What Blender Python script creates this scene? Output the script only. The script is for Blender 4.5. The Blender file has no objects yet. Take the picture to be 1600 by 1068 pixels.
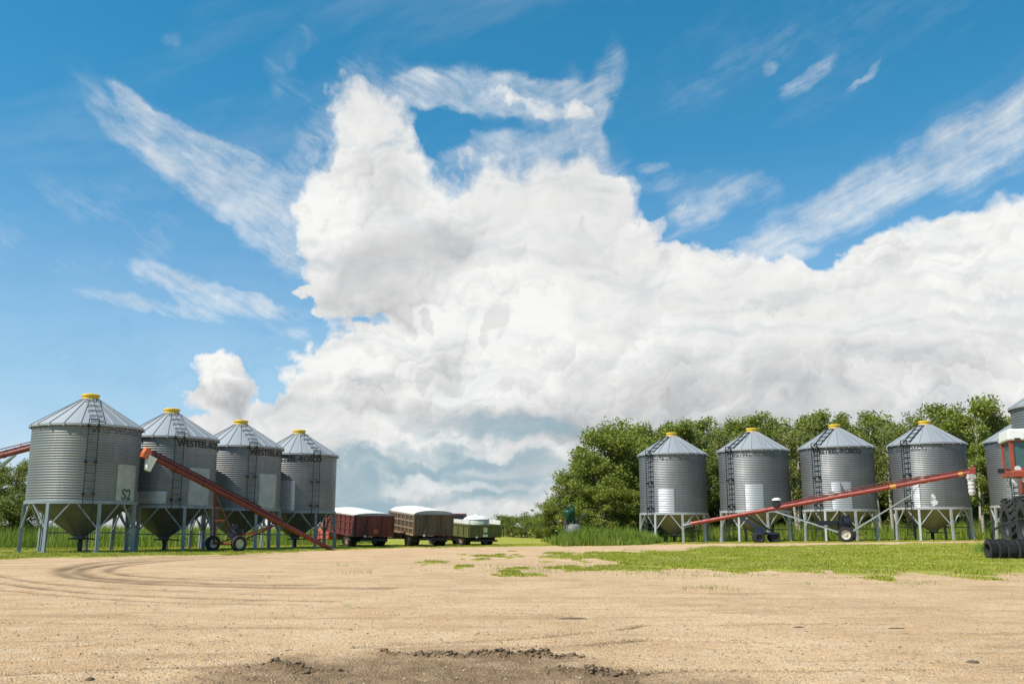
import bpy, bmesh, math, random
import numpy as np
from mathutils import Vector, Matrix

C = bpy.context.scene.collection
SC = bpy.context.scene
R = math.radians
PI = math.pi

# ------------------------------------------------------------------ camera
FPX, CX, CY, HORIZON, CAM_H = 1500.0, 800.0, 534.0, 824.0, 0.95
PITCH = math.atan((HORIZON - CY) / FPX)
cam_data = bpy.data.cameras.new('camera')
cam = bpy.data.objects.new('camera', cam_data)
C.objects.link(cam)
cam.location = (0, 0, CAM_H)
cam.rotation_euler = (PI / 2 + PITCH, 0, 0)
cam_data.sensor_width = 36
cam_data.lens = 36 * FPX / 1600
cam_data.clip_start = 0.1
cam_data.clip_end = 20000
SC.camera = cam

def ray(u, v):
    x, y = (u - CX) / FPX, (CY - v) / FPX
    return Vector((x, math.cos(PITCH) - y * math.sin(PITCH), math.sin(PITCH) + y * math.cos(PITCH)))

def at(u, v, Y):
    d = ray(u, v)
    return Vector((d.x * Y / d.y, Y, CAM_H + d.z * Y / d.y))

# ------------------------------------------------------------------ light
SUN_AZ, SUN_EL = 241.0, 53.0          # clockwise from +Y
SUN_DIR = Vector((math.sin(R(SUN_AZ)) * math.cos(R(SUN_EL)), math.cos(R(SUN_AZ)) * math.cos(R(SUN_EL)), math.sin(R(SUN_EL))))
sun_data = bpy.data.lights.new('sun', 'SUN')
sun_data.energy = 5.0
sun_data.angle = R(0.5)
sun_data.color = (1.0, 0.95, 0.87)
sun = bpy.data.objects.new('sun', sun_data)
C.objects.link(sun)
sun.location = (-60, -30, 80)
sun.rotation_euler = SUN_DIR.to_track_quat('Z', 'Y').to_euler()

SC.view_settings.view_transform = 'Standard'
SC.view_settings.look = 'None'
SC.view_settings.exposure = 0.25
SC.view_settings.gamma = 1.0
SC.view_settings.use_curve_mapping = False
SC.cycles.max_bounces = 8
SC.cycles.diffuse_bounces = 2
SC.cycles.transparent_max_bounces = 12
SC.cycles.use_denoising = True

# ------------------------------------------------------------------ sky
class Nodes:
    """Small helper to wire shader nodes."""
    def __init__(self, tree):
        self.t = tree
        tree.nodes.clear()
    def n(self, kind, **kw):
        nd = self.t.nodes.new(kind)
        for k, v in kw.items():
            setattr(nd, k, v)
        return nd
    def put(self, sock, v):
        if isinstance(v, bpy.types.NodeSocket):
            self.t.links.new(v, sock)
        elif v is not None:
            sock.default_value = v
    def m(self, op, a, b=None, c=None, clamp=False):
        nd = self.n('ShaderNodeMath', operation=op, use_clamp=clamp)
        self.put(nd.inputs[0], a); self.put(nd.inputs[1], b); self.put(nd.inputs[2], c)
        return nd.outputs[0]
    def vm(self, op, a, b=None, c=None, s=None):
        nd = self.n('ShaderNodeVectorMath', operation=op)
        self.put(nd.inputs[0], a); self.put(nd.inputs[1], b); self.put(nd.inputs[2], c)
        if s is not None: self.put(nd.inputs['Scale'], s)
        return nd.outputs['Value'] if op in ('LENGTH', 'DOT_PRODUCT') else nd.outputs['Vector']
    def noise(self, vec, scale, detail=4, rough=0.55, dist=0.0, lac=2.0, color=False, dims='3D'):
        nd = self.n('ShaderNodeTexNoise', noise_dimensions=dims)
        self.put(nd.inputs['Vector'], vec)
        nd.inputs['Scale'].default_value = scale; nd.inputs['Detail'].default_value = detail
        nd.inputs['Roughness'].default_value = rough; nd.inputs['Distortion'].default_value = dist
        nd.inputs['Lacunarity'].default_value = lac
        return nd.outputs['Color' if color else 'Fac']
    def ramp(self, v, a, b, lo=0.0, hi=1.0, smooth=True):
        nd = self.n('ShaderNodeMapRange', interpolation_type='SMOOTHSTEP' if smooth else 'LINEAR')
        self.put(nd.inputs['Value'], v)
        for k, x in (('From Min', a), ('From Max', b), ('To Min', lo), ('To Max', hi)):
            self.put(nd.inputs[k], x)
        return nd.outputs['Result']
    def mapping(self, vec, loc=(0, 0, 0), rot=(0, 0, 0), scale=(1, 1, 1), kind='POINT'):
        nd = self.n('ShaderNodeMapping', vector_type=kind)
        self.put(nd.inputs['Vector'], vec)
        nd.inputs['Location'].default_value = loc; nd.inputs['Rotation'].default_value = rot
        nd.inputs['Scale'].default_value = scale
        return nd.outputs[0]
    def mix(self, f, a, b, blend='MIX'):
        nd = self.n('ShaderNodeMix', data_type='RGBA', blend_type=blend)
        self.put(nd.inputs[0], f); self.put(nd.inputs[6], a); self.put(nd.inputs[7], b)
        return nd.outputs[2]

def srgb(r, g, b):
    f = lambda c: (c / 12.92 if c <= 0.04045 else ((c + 0.055) / 1.055) ** 2.4)
    return (f(r / 255), f(g / 255), f(b / 255), 1.0)

world = bpy.data.worlds.new('World')
SC.world = world
world.use_nodes = True
W = Nodes(world.node_tree)
sky = W.n('ShaderNodeTexSky', sky_type='NISHITA')
sky.sun_disc = False
sky.sun_elevation = R(SUN_EL)
sky.sun_rotation = R(SUN_AZ)
sky.air_density = 1.0; sky.dust_density = 0.6; sky.ozone_density = 2.2
dirv = W.n('ShaderNodeTexCoord').outputs['Generated']
sep = W.n('ShaderNodeSeparateXYZ'); W.put(sep.inputs[0], dirv)
azi = W.m('ARCTAN2', sep.outputs[0], sep.outputs[1])
ele = W.m('ARCSINE', sep.outputs[2])
cmb = W.n('ShaderNodeCombineXYZ'); W.put(cmb.inputs[0], azi); W.put(cmb.inputs[1], ele)
SKYP = cmb.outputs[0]                                   # (azimuth, elevation) in radians

def azel(u, v):
    d = ray(u, v).normalized()
    return math.atan2(d.x, d.y), math.asin(d.z)

def blob_sum(vec, blobs):
    total = None
    for (u, v, ru, rv, rot, w) in blobs:
        a, e = azel(u, v)
        a1, _ = azel(u + ru, v); _, e1 = azel(u, v - rv)
        sa, se = 1 / abs(a1 - a), 1 / abs(e1 - e)
        if rot == 0:
            q = W.vm('MULTIPLY_ADD', vec, (sa, se, 0), (-a * sa, -e * se, 0))
            d2 = W.vm('DOT_PRODUCT', q, q)
        else:
            q = W.vm('SUBTRACT', vec, (a, e, 0))
            cr, sr = math.cos(R(rot)), math.sin(R(rot))
            x = W.vm('DOT_PRODUCT', q, (cr * sa, sr * sa, 0))
            y = W.vm('DOT_PRODUCT', q, (-sr * se, cr * se, 0))
            d2 = W.m('MULTIPLY_ADD', x, x, W.m('MULTIPLY', y, y))
        f = W.ramp(d2, 1.9, 0.0, 0.0, w)
        total = f if total is None else W.m('ADD', total, f)
    return total

def NZ(*a, **k): return W.noise(*a, dims='2D', **k)
# slow warp so that outlines are not elliptical
wn = NZ(SKYP, 7.0, 3, 0.55, color=True)
warp = W.vm('MULTIPLY_ADD', W.vm('SUBTRACT', wn, (0.5, 0.5, 0.5)), (0.10, 0.085, 0), SKYP)
wn2 = NZ(SKYP, 30.0, 4, 0.6, color=True)
warp2 = W.vm('MULTIPLY_ADD', W.vm('SUBTRACT', wn2, (0.5, 0.5, 0.5)), (0.030, 0.030, 0), warp)

CUMULUS = [  # u, v, ru, rv, rotation, weight  (where in the sky each mass sits)
    (580, 245, 75, 85, 20, .72), (535, 315, 80, 70, 0, .7), (640, 330, 150, 80, 0, .9), (560, 400, 75, 75, 0, .9),
    (575, 455, 65, 60, 0, .8), (700, 430, 190, 110, 0, 1.0), (840, 330, 110, 75, 0, .75), (900, 370, 95, 85, 0, .9),
    (860, 470, 230, 120, 0, 1.0), (745, 560, 170, 90, 0, 1.0), (560, 595, 85, 40, 10, .8), (640, 570, 100, 55, 0, .8),
    (1050, 440, 130, 65, -12, .8), (1130, 455, 150, 70, 0, .9), (1230, 500, 180, 80, 0, .9), (1350, 450, 110, 75, 15, .7),
    (1450, 430, 140, 90, 15, .9), (1570, 390, 120, 90, 15, .9), (1540, 520, 210, 130, 0, 1.0), (1000, 570, 300, 140, 0, 1.0),
    (1280, 620, 330, 120, 0, 1.0), (1560, 660, 220, 130, 0, 1.0), (800, 700, 330, 110, 0, 1.0), (560, 690, 210, 60, 0, .8),
    (420, 680, 160, 42, 0, .95), (300, 700, 90, 40, 0, .7), (560, 780, 330, 60, 0, .8), (1000, 760, 400, 110, 0, 1.0), (1400, 780, 400, 90, 0, .9),
    (1750, 420, 180, 160, 0, 1.0), (1900, 560, 260, 200, 0, 1.0), (2300, 620, 300, 150, 0, .9), (1800, 760, 400, 90, 0, .8),
    (338, 588, 42, 34, 0, 1.0), (358, 612, 48, 24, 0, .9), (300, 628, 60, 18, 0, .7), (486, 462, 26, 10, 0, .75), (519, 494, 22, 8, 0, .7),
    (1085, 316, 28, 14, 0, .55), (1020, 350, 50, 12, 10, .55), (470, 560, 25, 14, 0, .5), (520, 575, 40, 28, 0, .5),
    (590, 512, 34, 17, 0, -.85), (690, 212, 50, 28, 12, -.40), (800, 190, 60, 14, 0, -.2), (500, 255, 55, 45, 0, .42), (555, 190, 55, 50, 25, .45), (735, 138, 80, 16, 4, .42), (845, 150, 60, 20, -14, .45), (898, 205, 22, 55, 12, .42), (790, 240, 55, 28, 0, .40), (880, 280, 60, 45, 0, .42), (1290, 412, 40, 22, -30, -.55), (1120, 330, 100, 30, 0, -.3),
    (-350, 600, 130, 40, 0, .8), (-700, 420, 260, 90, 0, .9), (2700, 350, 260, 100, 0, .8)]
VEIL = [
    (735, 143, 95, 26, 3, 1.0), (850, 152, 65, 26, -12, 1.0), (900, 205, 26, 66, 12, 1.0), (665, 150, 45, 22, 10, .8), (585, 170, 60, 55, 30, .7),
    (790, 235, 80, 40, 0, .9), (870, 285, 80, 55, 0, .9), (938, 120, 20, 44, -22, .6), (915, 180, 16, 40, -15, .5),
    (330, 270, 175, 32, -27, .95), (430, 320, 120, 42, -24, 1.0), (480, 370, 70, 50, -15, .9), (235, 185, 60, 13, -42, .8), (275, 205, 55, 13, -22, .8), (455, 170, 30, 45, 30, .35),
    (1420, 265, 260, 34, 22, .85), (1560, 200, 150, 30, 22, .7), (1330, 300, 150, 22, 18, .6), (1570, 270, 90, 25, 18, .5), (1268, 126, 42, 10, 28, .62), (1355, 122, 28, 5, 30, .5), (1208, 110, 14, 8, 30, .6),
    (300, 452, 90, 18, -12, .8), (370, 470, 70, 10, -16, .7), (260, 485, 110, 10, -4, .6), (420, 500, 110, 22, 0, .6), (460, 550, 80, 22, 0, .6), (120, 380, 230, 90, 10, .42),
    (1110, 300, 90, 22, -6, .75), (1085, 318, 30, 16, 0, .6), (1060, 352, 70, 16, 8, .7), (1180, 395, 50, 20, 0, .7), (1240, 400, 35, 14, 0, .6), (1012, 266, 22, 7, 0, .6), (455, 75, 45, 20, 40, .45), (275, 62, 20, 10, 0, .4), (1350, 55, 300, 50, 14, .24), (1100, 90, 200, 50, 20, .2),
    (510, 240, 70, 40, 30, .6), (690, 204, 46, 20, 8, -.9), (655, 226, 22, 16, 0, -.6), (850, 188, 38, 8, -12, -.4), (770, 185, 40, 8, 0, -.5), (102, 559, 15, 6, 0, .9), (-600, 200, 400, 120, 15, .6), (2200, 150, 400, 120, 20, .7)]
GREY = [
    (650, 405, 100, 58, 15, 1.2), (600, 450, 75, 60, 0, .9), (560, 490, 45, 45, 0, .45), (720, 350, 60, 30, 0, .5), (1290, 590, 260, 45, 0, .55), (960, 610, 120, 90, 0, .5), (1090, 660, 240, 50, 0, .55), (1000, 700, 200, 60, 0, .4), (1450, 620, 120, 50, 0, .25),
    (730, 655, 110, 18, 0, .6), (560, 645, 160, 14, 0, .25), (590, 300, 60, 60, 0, .18), (335, 622, 60, 14, 0, .8), (560, 615, 70, 14, 0, .4)]
FRAG = [(776, 492, 20, 20, 0, 1.0), (770, 522, 16, 22, 0, .9), (655, 500, 13, 16, 0, .7), (1207, 478, 40, 20, 8, 1.0), (668, 600, 24, 22, 0, .75), (1285, 485, 16, 8, 0, .6)]
PUFF = [(640, 560, 190, 90, 0, .9), (740, 500, 160, 90, 0, .8), (500, 340, 70, 120, 0, .8), (560, 290, 80, 80, 0, .5), (880, 600, 130, 80, 0, .8), (1400, 610, 130, 60, 0, .8), (1590, 590, 80, 80, 0, .9), (1000, 655, 160, 30, 0, .8), (340, 590, 70, 50, 0, .9), (960, 380, 60, 120, 0, .5), (1250, 420, 260, 45, 0, .5)]
STRATA = [(790, 668, 125, 20, 3, 1.0), (700, 715, 170, 16, 2, .8), (800, 735, 150, 18, 0, .9), (650, 770, 200, 26, 0, .85), (600, 735, 110, 16, 0, .6), (560, 760, 70, 45, 0, .6), (860, 770, 130, 22, 0, .6), (1300, 800, 500, 20, 0, .4)]
BRIGHT = [(335, 585, 40, 34, 0, .8), (720, 470, 110, 60, 0, .7), (880, 480, 100, 60, 0, .6), (520, 320, 60, 60, 0, .6), (1580, 590, 60, 60, 0, .8), (1410, 600, 60, 40, 0, .6), (1130, 610, 30, 40, 0, .5), (1010, 655, 60, 20, 0, .8), (1120, 655, 45, 16, 0, .6), (1590, 350, 90, 60, 0, .4), (900, 560, 110, 50, 0, .5), (650, 750, 60, 12, 0, .8), (820, 705, 70, 9, 0, .7), (740, 765, 90, 9, 0, .6), (530, 600, 60, 30, 0, .6), (1180, 420, 150, 40, 0, .5)]

fb = NZ(SKYP, 24.0, 8, 0.60)
def lobes(vec):
    """cauliflower lobes: rounded cells at several sizes; returns (height, how far each lobe turns to the upper left)"""
    hgt = shd = None
    for sc, am, sm in ((8.5, .50, .5), (19.0, .40, .35), (44.0, .26, .25), (98.0, .15, 0)):
        v = W.n('ShaderNodeTexVoronoi', voronoi_dimensions='2D', feature='SMOOTH_F1' if sm else 'F1')
        W.put(v.inputs['Vector'], vec); v.inputs['Scale'].default_value = sc; v.inputs['Randomness'].default_value = 1.0
        if sm: v.inputs['Smoothness'].default_value = sm
        h = W.m('MULTIPLY_ADD', v.outputs['Distance'], -am, am * .45)
        q = W.vm('DOT_PRODUCT', W.vm('SUBTRACT', vec, v.outputs['Position']), (-.55 * sc * am, .83 * sc * am, 0))
        hgt = h if hgt is None else W.m('ADD', hgt, h); shd = q if shd is None else W.m('ADD', shd, q)
    return hgt, shd
wn3 = NZ(SKYP, 55.0, 3, 0.55, color=True)
warp3 = W.vm('MULTIPLY_ADD', W.vm('SUBTRACT', wn3, (0.5, 0.5, 0.5)), (0.018, 0.018, 0), warp2)
lob_h, lob_s = lobes(warp3)
fb_s = NZ(warp, 5.0, 3, 0.5)
def fibres(vec, deg, kx, ky):
    c, q = math.cos(R(deg)), math.sin(R(deg))
    nd = W.n('ShaderNodeCombineXYZ')
    W.put(nd.inputs[0], W.m('MULTIPLY', W.vm('DOT_PRODUCT', vec, (c, q, 0)), kx))
    W.put(nd.inputs[1], W.m('MULTIPLY', W.vm('DOT_PRODUCT', vec, (-q, c, 0)), ky))
    return nd.outputs[0]
warpf = W.vm('MULTIPLY_ADD', W.vm('SUBTRACT', warp2, SKYP), (0.22, 0.22, 0), SKYP)
stretch = fibres(warpf, -25, 1.0, 3.2)
stretchr = fibres(warpf, 21, 0.8, 3.8)
left_side = W.ramp(azi, -0.10, 0.12)
fs_l = W.m('ADD', W.m('MULTIPLY', NZ(stretch, 8.0, 3, 0.6), 0.5), W.m('MULTIPLY', NZ(fibres(warpf, -25, 1.0, 4.5), 30.0, 6, 0.70), 0.5))
fs_r = W.m('ADD', W.m('MULTIPLY', NZ(stretchr, 7.0, 3, 0.6), 0.5), W.m('MULTIPLY', NZ(fibres(warpf, 21, 0.8, 5.5), 24.0, 6, 0.68), 0.5))
fs = W.m('ADD', W.m('MULTIPLY', fs_l, W.m('SUBTRACT', 1.0, left_side)), W.m('MULTIPLY', fs_r, left_side))

cum = blob_sum(warp2, CUMULUS)
cum_n = W.m('ADD', W.m('MINIMUM', cum, 1.3), W.m('ADD', W.m('MULTIPLY', W.m('SUBTRACT', fb, 0.5), 1.25), W.m('MULTIPLY', lob_h, 0.75)))
soft = W.ramp(ele, 0.20, 0.42)
a_cum = W.m('MULTIPLY', W.ramp(cum, 0.04, 0.30), W.ramp(cum_n, W.m('MULTIPLY_ADD', soft, -0.16, 0.12), W.m('MULTIPLY_ADD', soft, 0.26, 0.76)))
warpv = W.vm('MULTIPLY_ADD', W.vm('SUBTRACT', warp2, SKYP), (0.45, 0.45, 0), SKYP)
veil = W.m('MULTIPLY', W.m('MINIMUM', blob_sum(warpv, [(u, v, a * 1.25, b * 1.45, c, w) for (u, v, a, b, c, w) in VEIL]), 1.15), 0.82)
veil_n = W.m('ADD', veil, W.m('MULTIPLY_ADD', fs, 4.0, W.m('MULTIPLY_ADD', fb, 2.2, -3.25)))
a_veil = W.m('ADD', W.m('MULTIPLY', W.ramp(veil_n, -0.1, 2.1, 0.0, 0.72, smooth=False), W.ramp(veil, 0.0, 0.75)), W.ramp(veil, 0.05, 1.0, 0.0, 0.13))
base_veil = W.ramp(NZ(stretchr, 3.0, 7, 0.6), 0.44, 0.84, 0.0, 0.14)
low_haze = W.ramp(ele, 0.40, 0.0, 0.0, 0.32)
alpha = W.m('MAXIMUM', a_cum, W.m('MAXIMUM', a_veil, W.m('MAXIMUM', base_veil, low_haze)))

puffy = W.m('MINIMUM', W.m('MAXIMUM', W.m('ADD', W.m('MULTIPLY_ADD', fb_s, 2.6, -0.85), W.m('MULTIPLY', blob_sum(warp2, PUFF), 0.7)), 0.12), 1.15)
relief = W.m('MULTIPLY', W.m('MULTIPLY_ADD', lob_s, 0.27, W.m('MULTIPLY', lob_h, 0.10)), puffy)
bright = W.m('MINIMUM', blob_sum(warp2, BRIGHT), 1.0)
grey = W.m('MINIMUM', blob_sum(warp, GREY), 1.0)
grey = W.m('MULTIPLY', grey, W.ramp(fb_s, 0.25, 0.65, 0.6, 1.15))
frag = W.ramp(W.m('ADD', blob_sum(warp2, FRAG), W.m('ADD', W.m('MULTIPLY', lob_h, 1.6), W.m('MULTIPLY', W.m('SUBTRACT', fb, 0.5), 1.2))), 0.35, 0.85)
lum = W.m('ADD', 0.86, relief)
lum = W.m('ADD', lum, W.m('MULTIPLY', W.m('SUBTRACT', fb_s, 0.5), 0.25))
lum = W.m('ADD', lum, W.m('MULTIPLY', W.m('SUBTRACT', fb, 0.5), 0.26))
lum = W.m('SUBTRACT', lum, W.m('MULTIPLY', W.ramp(ele, 0.24, 0.05), 0.08))
lum = W.m('SUBTRACT', lum, W.m('MULTIPLY', grey, 0.27))
lum = W.m('ADD', lum, W.m('MULTIPLY', bright, 0.14))
lum = W.m('MINIMUM', lum, 0.95)
lum = W.m('SUBTRACT', lum, W.m('MULTIPLY', frag, 0.15))
lum = W.m('MAXIMUM', lum, 0.35)
ccol = W.n('ShaderNodeCombineColor')
W.put(ccol.inputs[0], lum); W.put(ccol.inputs[1], W.m('MULTIPLY_ADD', lum, 0.985, 0.012)); W.put(ccol.inputs[2], W.m('MULTIPLY_ADD', lum, 0.90, 0.072))
sst = W.mapping(warp, (0, 0, 0), (0, 0, 0), (1, 6, 1))
strata = W.m('ADD', blob_sum(warp2, STRATA), W.m('MULTIPLY', W.m('SUBTRACT', NZ(sst, 11.0, 6, 0.5), 0.5), 1.5))
strata = W.m('MULTIPLY', W.ramp(strata, -0.25, 1.5), W.m('SUBTRACT', 1.0, W.m('MULTIPLY', bright, 0.8)))
cl_col = W.mix(W.m('MULTIPLY', strata, 0.9), ccol.outputs[0], srgb(148, 178, 191))

sky_tint = W.mix(W.ramp(ele, 0.02, 0.55), W.mix(W.ramp(ele, 0.0, 0.16), (0.88, 0.98, 1.34, 1), (0.66, 0.98, 1.12, 1)), (0.22, 1.00, 1.12, 1))
sky_t = W.mix(1.0, sky.outputs[0], sky_tint, 'MULTIPLY')
bg_sky = W.n('ShaderNodeBackground'); W.put(bg_sky.inputs[0], sky_t); bg_sky.inputs[1].default_value = 0.112
bg_cl = W.n('ShaderNodeBackground'); W.put(bg_cl.inputs[0], cl_col); bg_cl.inputs[1].default_value = 0.84
mx = W.n('ShaderNodeMixShader')
W.put(mx.inputs[0], alpha); W.put(mx.inputs[1], bg_sky.outputs[0]); W.put(mx.inputs[2], bg_cl.outputs[0])
wo = W.n('ShaderNodeOutputWorld'); W.put(wo.inputs[0], mx.outputs[0])

# ------------------------------------------------------------------ helpers
def mat(name, col, rough=0.6, metal=0.0, var=0.2, nscale=4.0, bump=0.0, bscale=60.0, col2=None, dirt=0.0, dirtcol=(0.20, 0.15, 0.10, 1), spec=0.5, stretch=None):
    m = bpy.data.materials.new(name); m.use_nodes = True
    g = Nodes(m.node_tree)
    out = g.n('ShaderNodeOutputMaterial'); b = g.n('ShaderNodeBsdfPrincipled')
    g.put(out.inputs[0], b.outputs[0])
    co = g.n('ShaderNodeTexCoord').outputs['Object']
    if stretch: co = g.mapping(co, scale=stretch)
    c = tuple(col[:3]) + (1,)
    c2 = tuple(col2[:3]) + (1,) if col2 else tuple(x * (1 - var) for x in col[:3]) + (1,)
    nz = g.ramp(g.noise(co, nscale, 6, 0.6), 0.3, 0.7)
    colr = g.mix(nz, c, c2)
    if dirt:
        dn = g.ramp(g.noise(co, nscale * 0.6 + 1.3, 8, 0.7), 0.45, 0.75, 0.0, dirt)
        colr = g.mix(dn, colr, dirtcol)
    g.put(b.inputs['Base Color'], colr)
    b.inputs['Metallic'].default_value = metal
    g.put(b.inputs['Roughness'], g.ramp(nz, 0, 1, rough, min(1, rough * 1.25)))
    b.inputs['Specular IOR Level'].default_value = spec
    if bump:
        bn = g.n('ShaderNodeBump'); bn.inputs['Strength'].default_value = bump; bn.inputs['Distance'].default_value = 0.02
        g.put(bn.inputs['Height'], g.noise(co, bscale, 4, 0.6)); g.put(b.inputs['Normal'], bn.outputs[0])
    return m

M = {}
def mesh_obj(name, verts, faces, m=None, parent=None, smooth=False, loc=None, edges=()):
    me = bpy.data.meshes.new(name)
    me.from_pydata([tuple(v) for v in verts], list(edges), [tuple(f) for f in faces])
    if m: me.materials.append(m)
    if smooth: me.shade_smooth()
    me.update()
    o = bpy.data.objects.new(name, me); C.objects.link(o)
    if parent: o.parent = parent
    if loc is not None: o.location = loc
    return o

def mesh_np(name, verts, faces, m, parent=None, smooth=False):
    """verts (n,3) array, faces (k,3|4) array"""
    me = bpy.data.meshes.new(name)
    nf, k = faces.shape
    me.vertices.add(len(verts)); me.vertices.foreach_set('co', np.asarray(verts, np.float32).ravel())
    me.loops.add(nf * k); me.loops.foreach_set('vertex_index', np.asarray(faces, np.int32).ravel())
    me.polygons.add(nf)
    me.polygons.foreach_set('loop_start', np.arange(0, nf * k, k, dtype=np.int32))
    me.polygons.foreach_set('loop_total', np.full(nf, k, np.int32))
    me.update(calc_edges=True); me.validate()
    me.materials.append(m)
    if smooth: me.shade_smooth()
    o = bpy.data.objects.new(name, me); C.objects.link(o)
    if parent: o.parent = parent
    return o

class MB:
    """Collects shapes and links them as ONE mesh object."""
    def __init__(self): self.v, self.f = [], []
    def add(self, vs, fs):
        k = len(self.v); self.v += [Vector(v) for v in vs]; self.f += [tuple(i + k for i in f) for f in fs]
        return self
    def box(self, c, s, rz=0.0, mtx=None, taper=1.0):
        x, y, z = s[0] / 2, s[1] / 2, s[2] / 2
        vs = [(-x, -y, -z), (x, -y, -z), (x, y, -z), (-x, y, -z), (-x * taper, -y * taper, z), (x * taper, -y * taper, z), (x * taper, y * taper, z), (-x * taper, y * taper, z)]
        m = mtx if mtx is not None else Matrix.Rotation(rz, 4, 'Z')
        return self.add([m @ Vector(v) + Vector(c) for v in vs], [(0, 3, 2, 1), (4, 5, 6, 7), (0, 1, 5, 4), (1, 2, 6, 5), (2, 3, 7, 6), (3, 0, 4, 7)])
    def bar(self, a, b, w, h, up=(0, 0, 1)):
        a, b = Vector(a), Vector(b); d = (b - a)
        if d.length < 1e-6: return self
        dn = d.normalized(); u = Vector(up)
        s = dn.cross(u)
        if s.length < 1e-4: s = dn.cross(Vector((1, 0, 0)))
        s.normalize(); t = s.cross(dn)
        vs = []
        for p in (a, b):
            for i, j in ((-1, -1), (1, -1), (1, 1), (-1, 1)): vs.append(p + s * (w / 2 * i) + t * (h / 2 * j))
        return self.add(vs, [(0, 1, 2, 3), (7, 6, 5, 4), (0, 4, 5, 1), (1, 5, 6, 2), (2, 6, 7, 3), (3, 7, 4, 0)])
    def tube(self, pts, r, n=10, cap=True):
        pts = [Vector(p) for p in pts]; rs = r if isinstance(r, (list, tuple)) else [r] * len(pts)
        k = len(self.v); ref = None
        for i, p in enumerate(pts):
            d = (pts[min(i + 1, len(pts) - 1)] - pts[max(i - 1, 0)]).normalized()
            if ref is None: ref = d.orthogonal().normalized()
            ref = (ref - d * ref.dot(d)).normalized(); t = d.cross(ref)
            for j in range(n):
                a = 2 * PI * j / n
                self.v.append(p + (ref * math.cos(a) + t * math.sin(a)) * rs[i])
        for i in range(len(pts) - 1):
            for j in range(n):
                a, b = k + i * n + j, k + i * n + (j + 1) % n
                self.f.append((a, b, b + n, a + n))
        if cap:
            self.f.append(tuple(k + j for j in reversed(range(n)))); self.f.append(tuple(k + (len(pts) - 1) * n + j for j in range(n)))
        return self
    def lathe(self, prof, n=32, axis='Z', c=(0, 0, 0), mtx=None, a0=0.0):
        k = len(self.v); c = Vector(c)
        for (r, z) in prof:
            for j in range(n):
                a = a0 + 2 * PI * j / n
                p = Vector((r * math.cos(a), r * math.sin(a), z))
                if axis == 'X': p = Vector((p.z, p.x, p.y))
                if axis == 'Y': p = Vector((p.y, p.z, p.x))
                if mtx is not None: p = mtx @ p
                self.v.append(p + c)
        for i in range(len(prof) - 1):
            for j in range(n):
                a, b = k + i * n + j, k + i * n + (j + 1) % n
                self.f.append((a, b, b + n, a + n))
        return self
    def build(self, name, m, parent=None, smooth=False, auto=None, bevel=0.0):
        o = mesh_obj(name, self.v, self.f, m, parent, smooth)
        bm = bmesh.new(); bm.from_mesh(o.data); bmesh.ops.recalc_face_normals(bm, faces=bm.faces); bm.to_mesh(o.data); bm.free()
        if auto is not None:
            o.data.shade_smooth(); o.data.set_sharp_from_angle(angle=R(auto))
        if bevel:
            b = o.modifiers.new('bevel', 'BEVEL'); b.width = bevel; b.segments = 2; b.limit_method = 'ANGLE'; b.angle_limit = R(40)
        return o

def tag(o, label, cat, group=None):
    o['label'] = label; o['category'] = cat
    if group: o['group'] = group
    return o
def thing(name, label, cat, loc=(0, 0, 0), rz=0.0, group=None):
    o = bpy.data.objects.new(name, None); C.objects.link(o)
    o.empty_display_size = 0.5; o.location = loc; o.rotation_euler = (0, 0, rz)
    return tag(o, label, cat, group)
def dup(o, parent=None):
    c = o.copy(); C.objects.link(c)
    if parent is not None: c.parent = parent
    for ch in list(o.children): dup(ch, c)
    return c
def azv(deg, r=1.0, z=0.0): return Vector((math.sin(R(deg)) * r, math.cos(R(deg)) * r, z))

# ------------------------------------------------------------------ terrain
HILLS = [(-17.9, 40.5, 0.0), (-15.9, 44.8, -.09), (-14.0, 49.5, -.12), (-12, 54, -.18), (10.3, 62, 0.0), (15.1, 60.2, .10), (19.7, 58.5, .15),
         (24.8, 57.3, .24), (29.6, 55.8, .33), (-8, 57, -.19), (-3.2, 57.5, -.17), (-1.5, 62, -.22), (-4, 95, .12), (4, 80, .02), (30, 95, .35), (14, 75, .1), (45, 60, .4), (-40, 60, .0),
         (0, 5, 0), (0, 15, 0), (12, 25, 0), (-12, 25, 0), (0, 35, -.02), (15, 38, .03), (22, 40, .08), (14.5, 29, .0), (-30, 30, 0), (18, 32, .03), (-10, 42, -.1), (3, 48, -.06)]
def smooth_z(x, y):
    x = np.asarray(x, float); y = np.asarray(y, float)
    num = np.zeros_like(x); den = np.full_like(x, 2e-3)
    for (a, b, z) in HILLS:
        w = np.exp(-((x - a) ** 2 + (y - b) ** 2) / (2 * 6.0 ** 2)); num += w * z; den += w
    return num / den
def gz(x, y): return float(smooth_z(np.array([x]), np.array([y]))[0])
def ground(u, v):
    """the point of the terrain seen in direction (u, v)"""
    d = ray(u, v); lo = None
    t = 2.0
    while t < 400:
        p = Vector((d.x * t / d.y, t, CAM_H + d.z * t / d.y))
        if p.z <= gz(p.x, p.y): return Vector((p.x, p.y, gz(p.x, p.y)))
        t *= 1.004
    p.z = gz(p.x, p.y)
    return p

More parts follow.
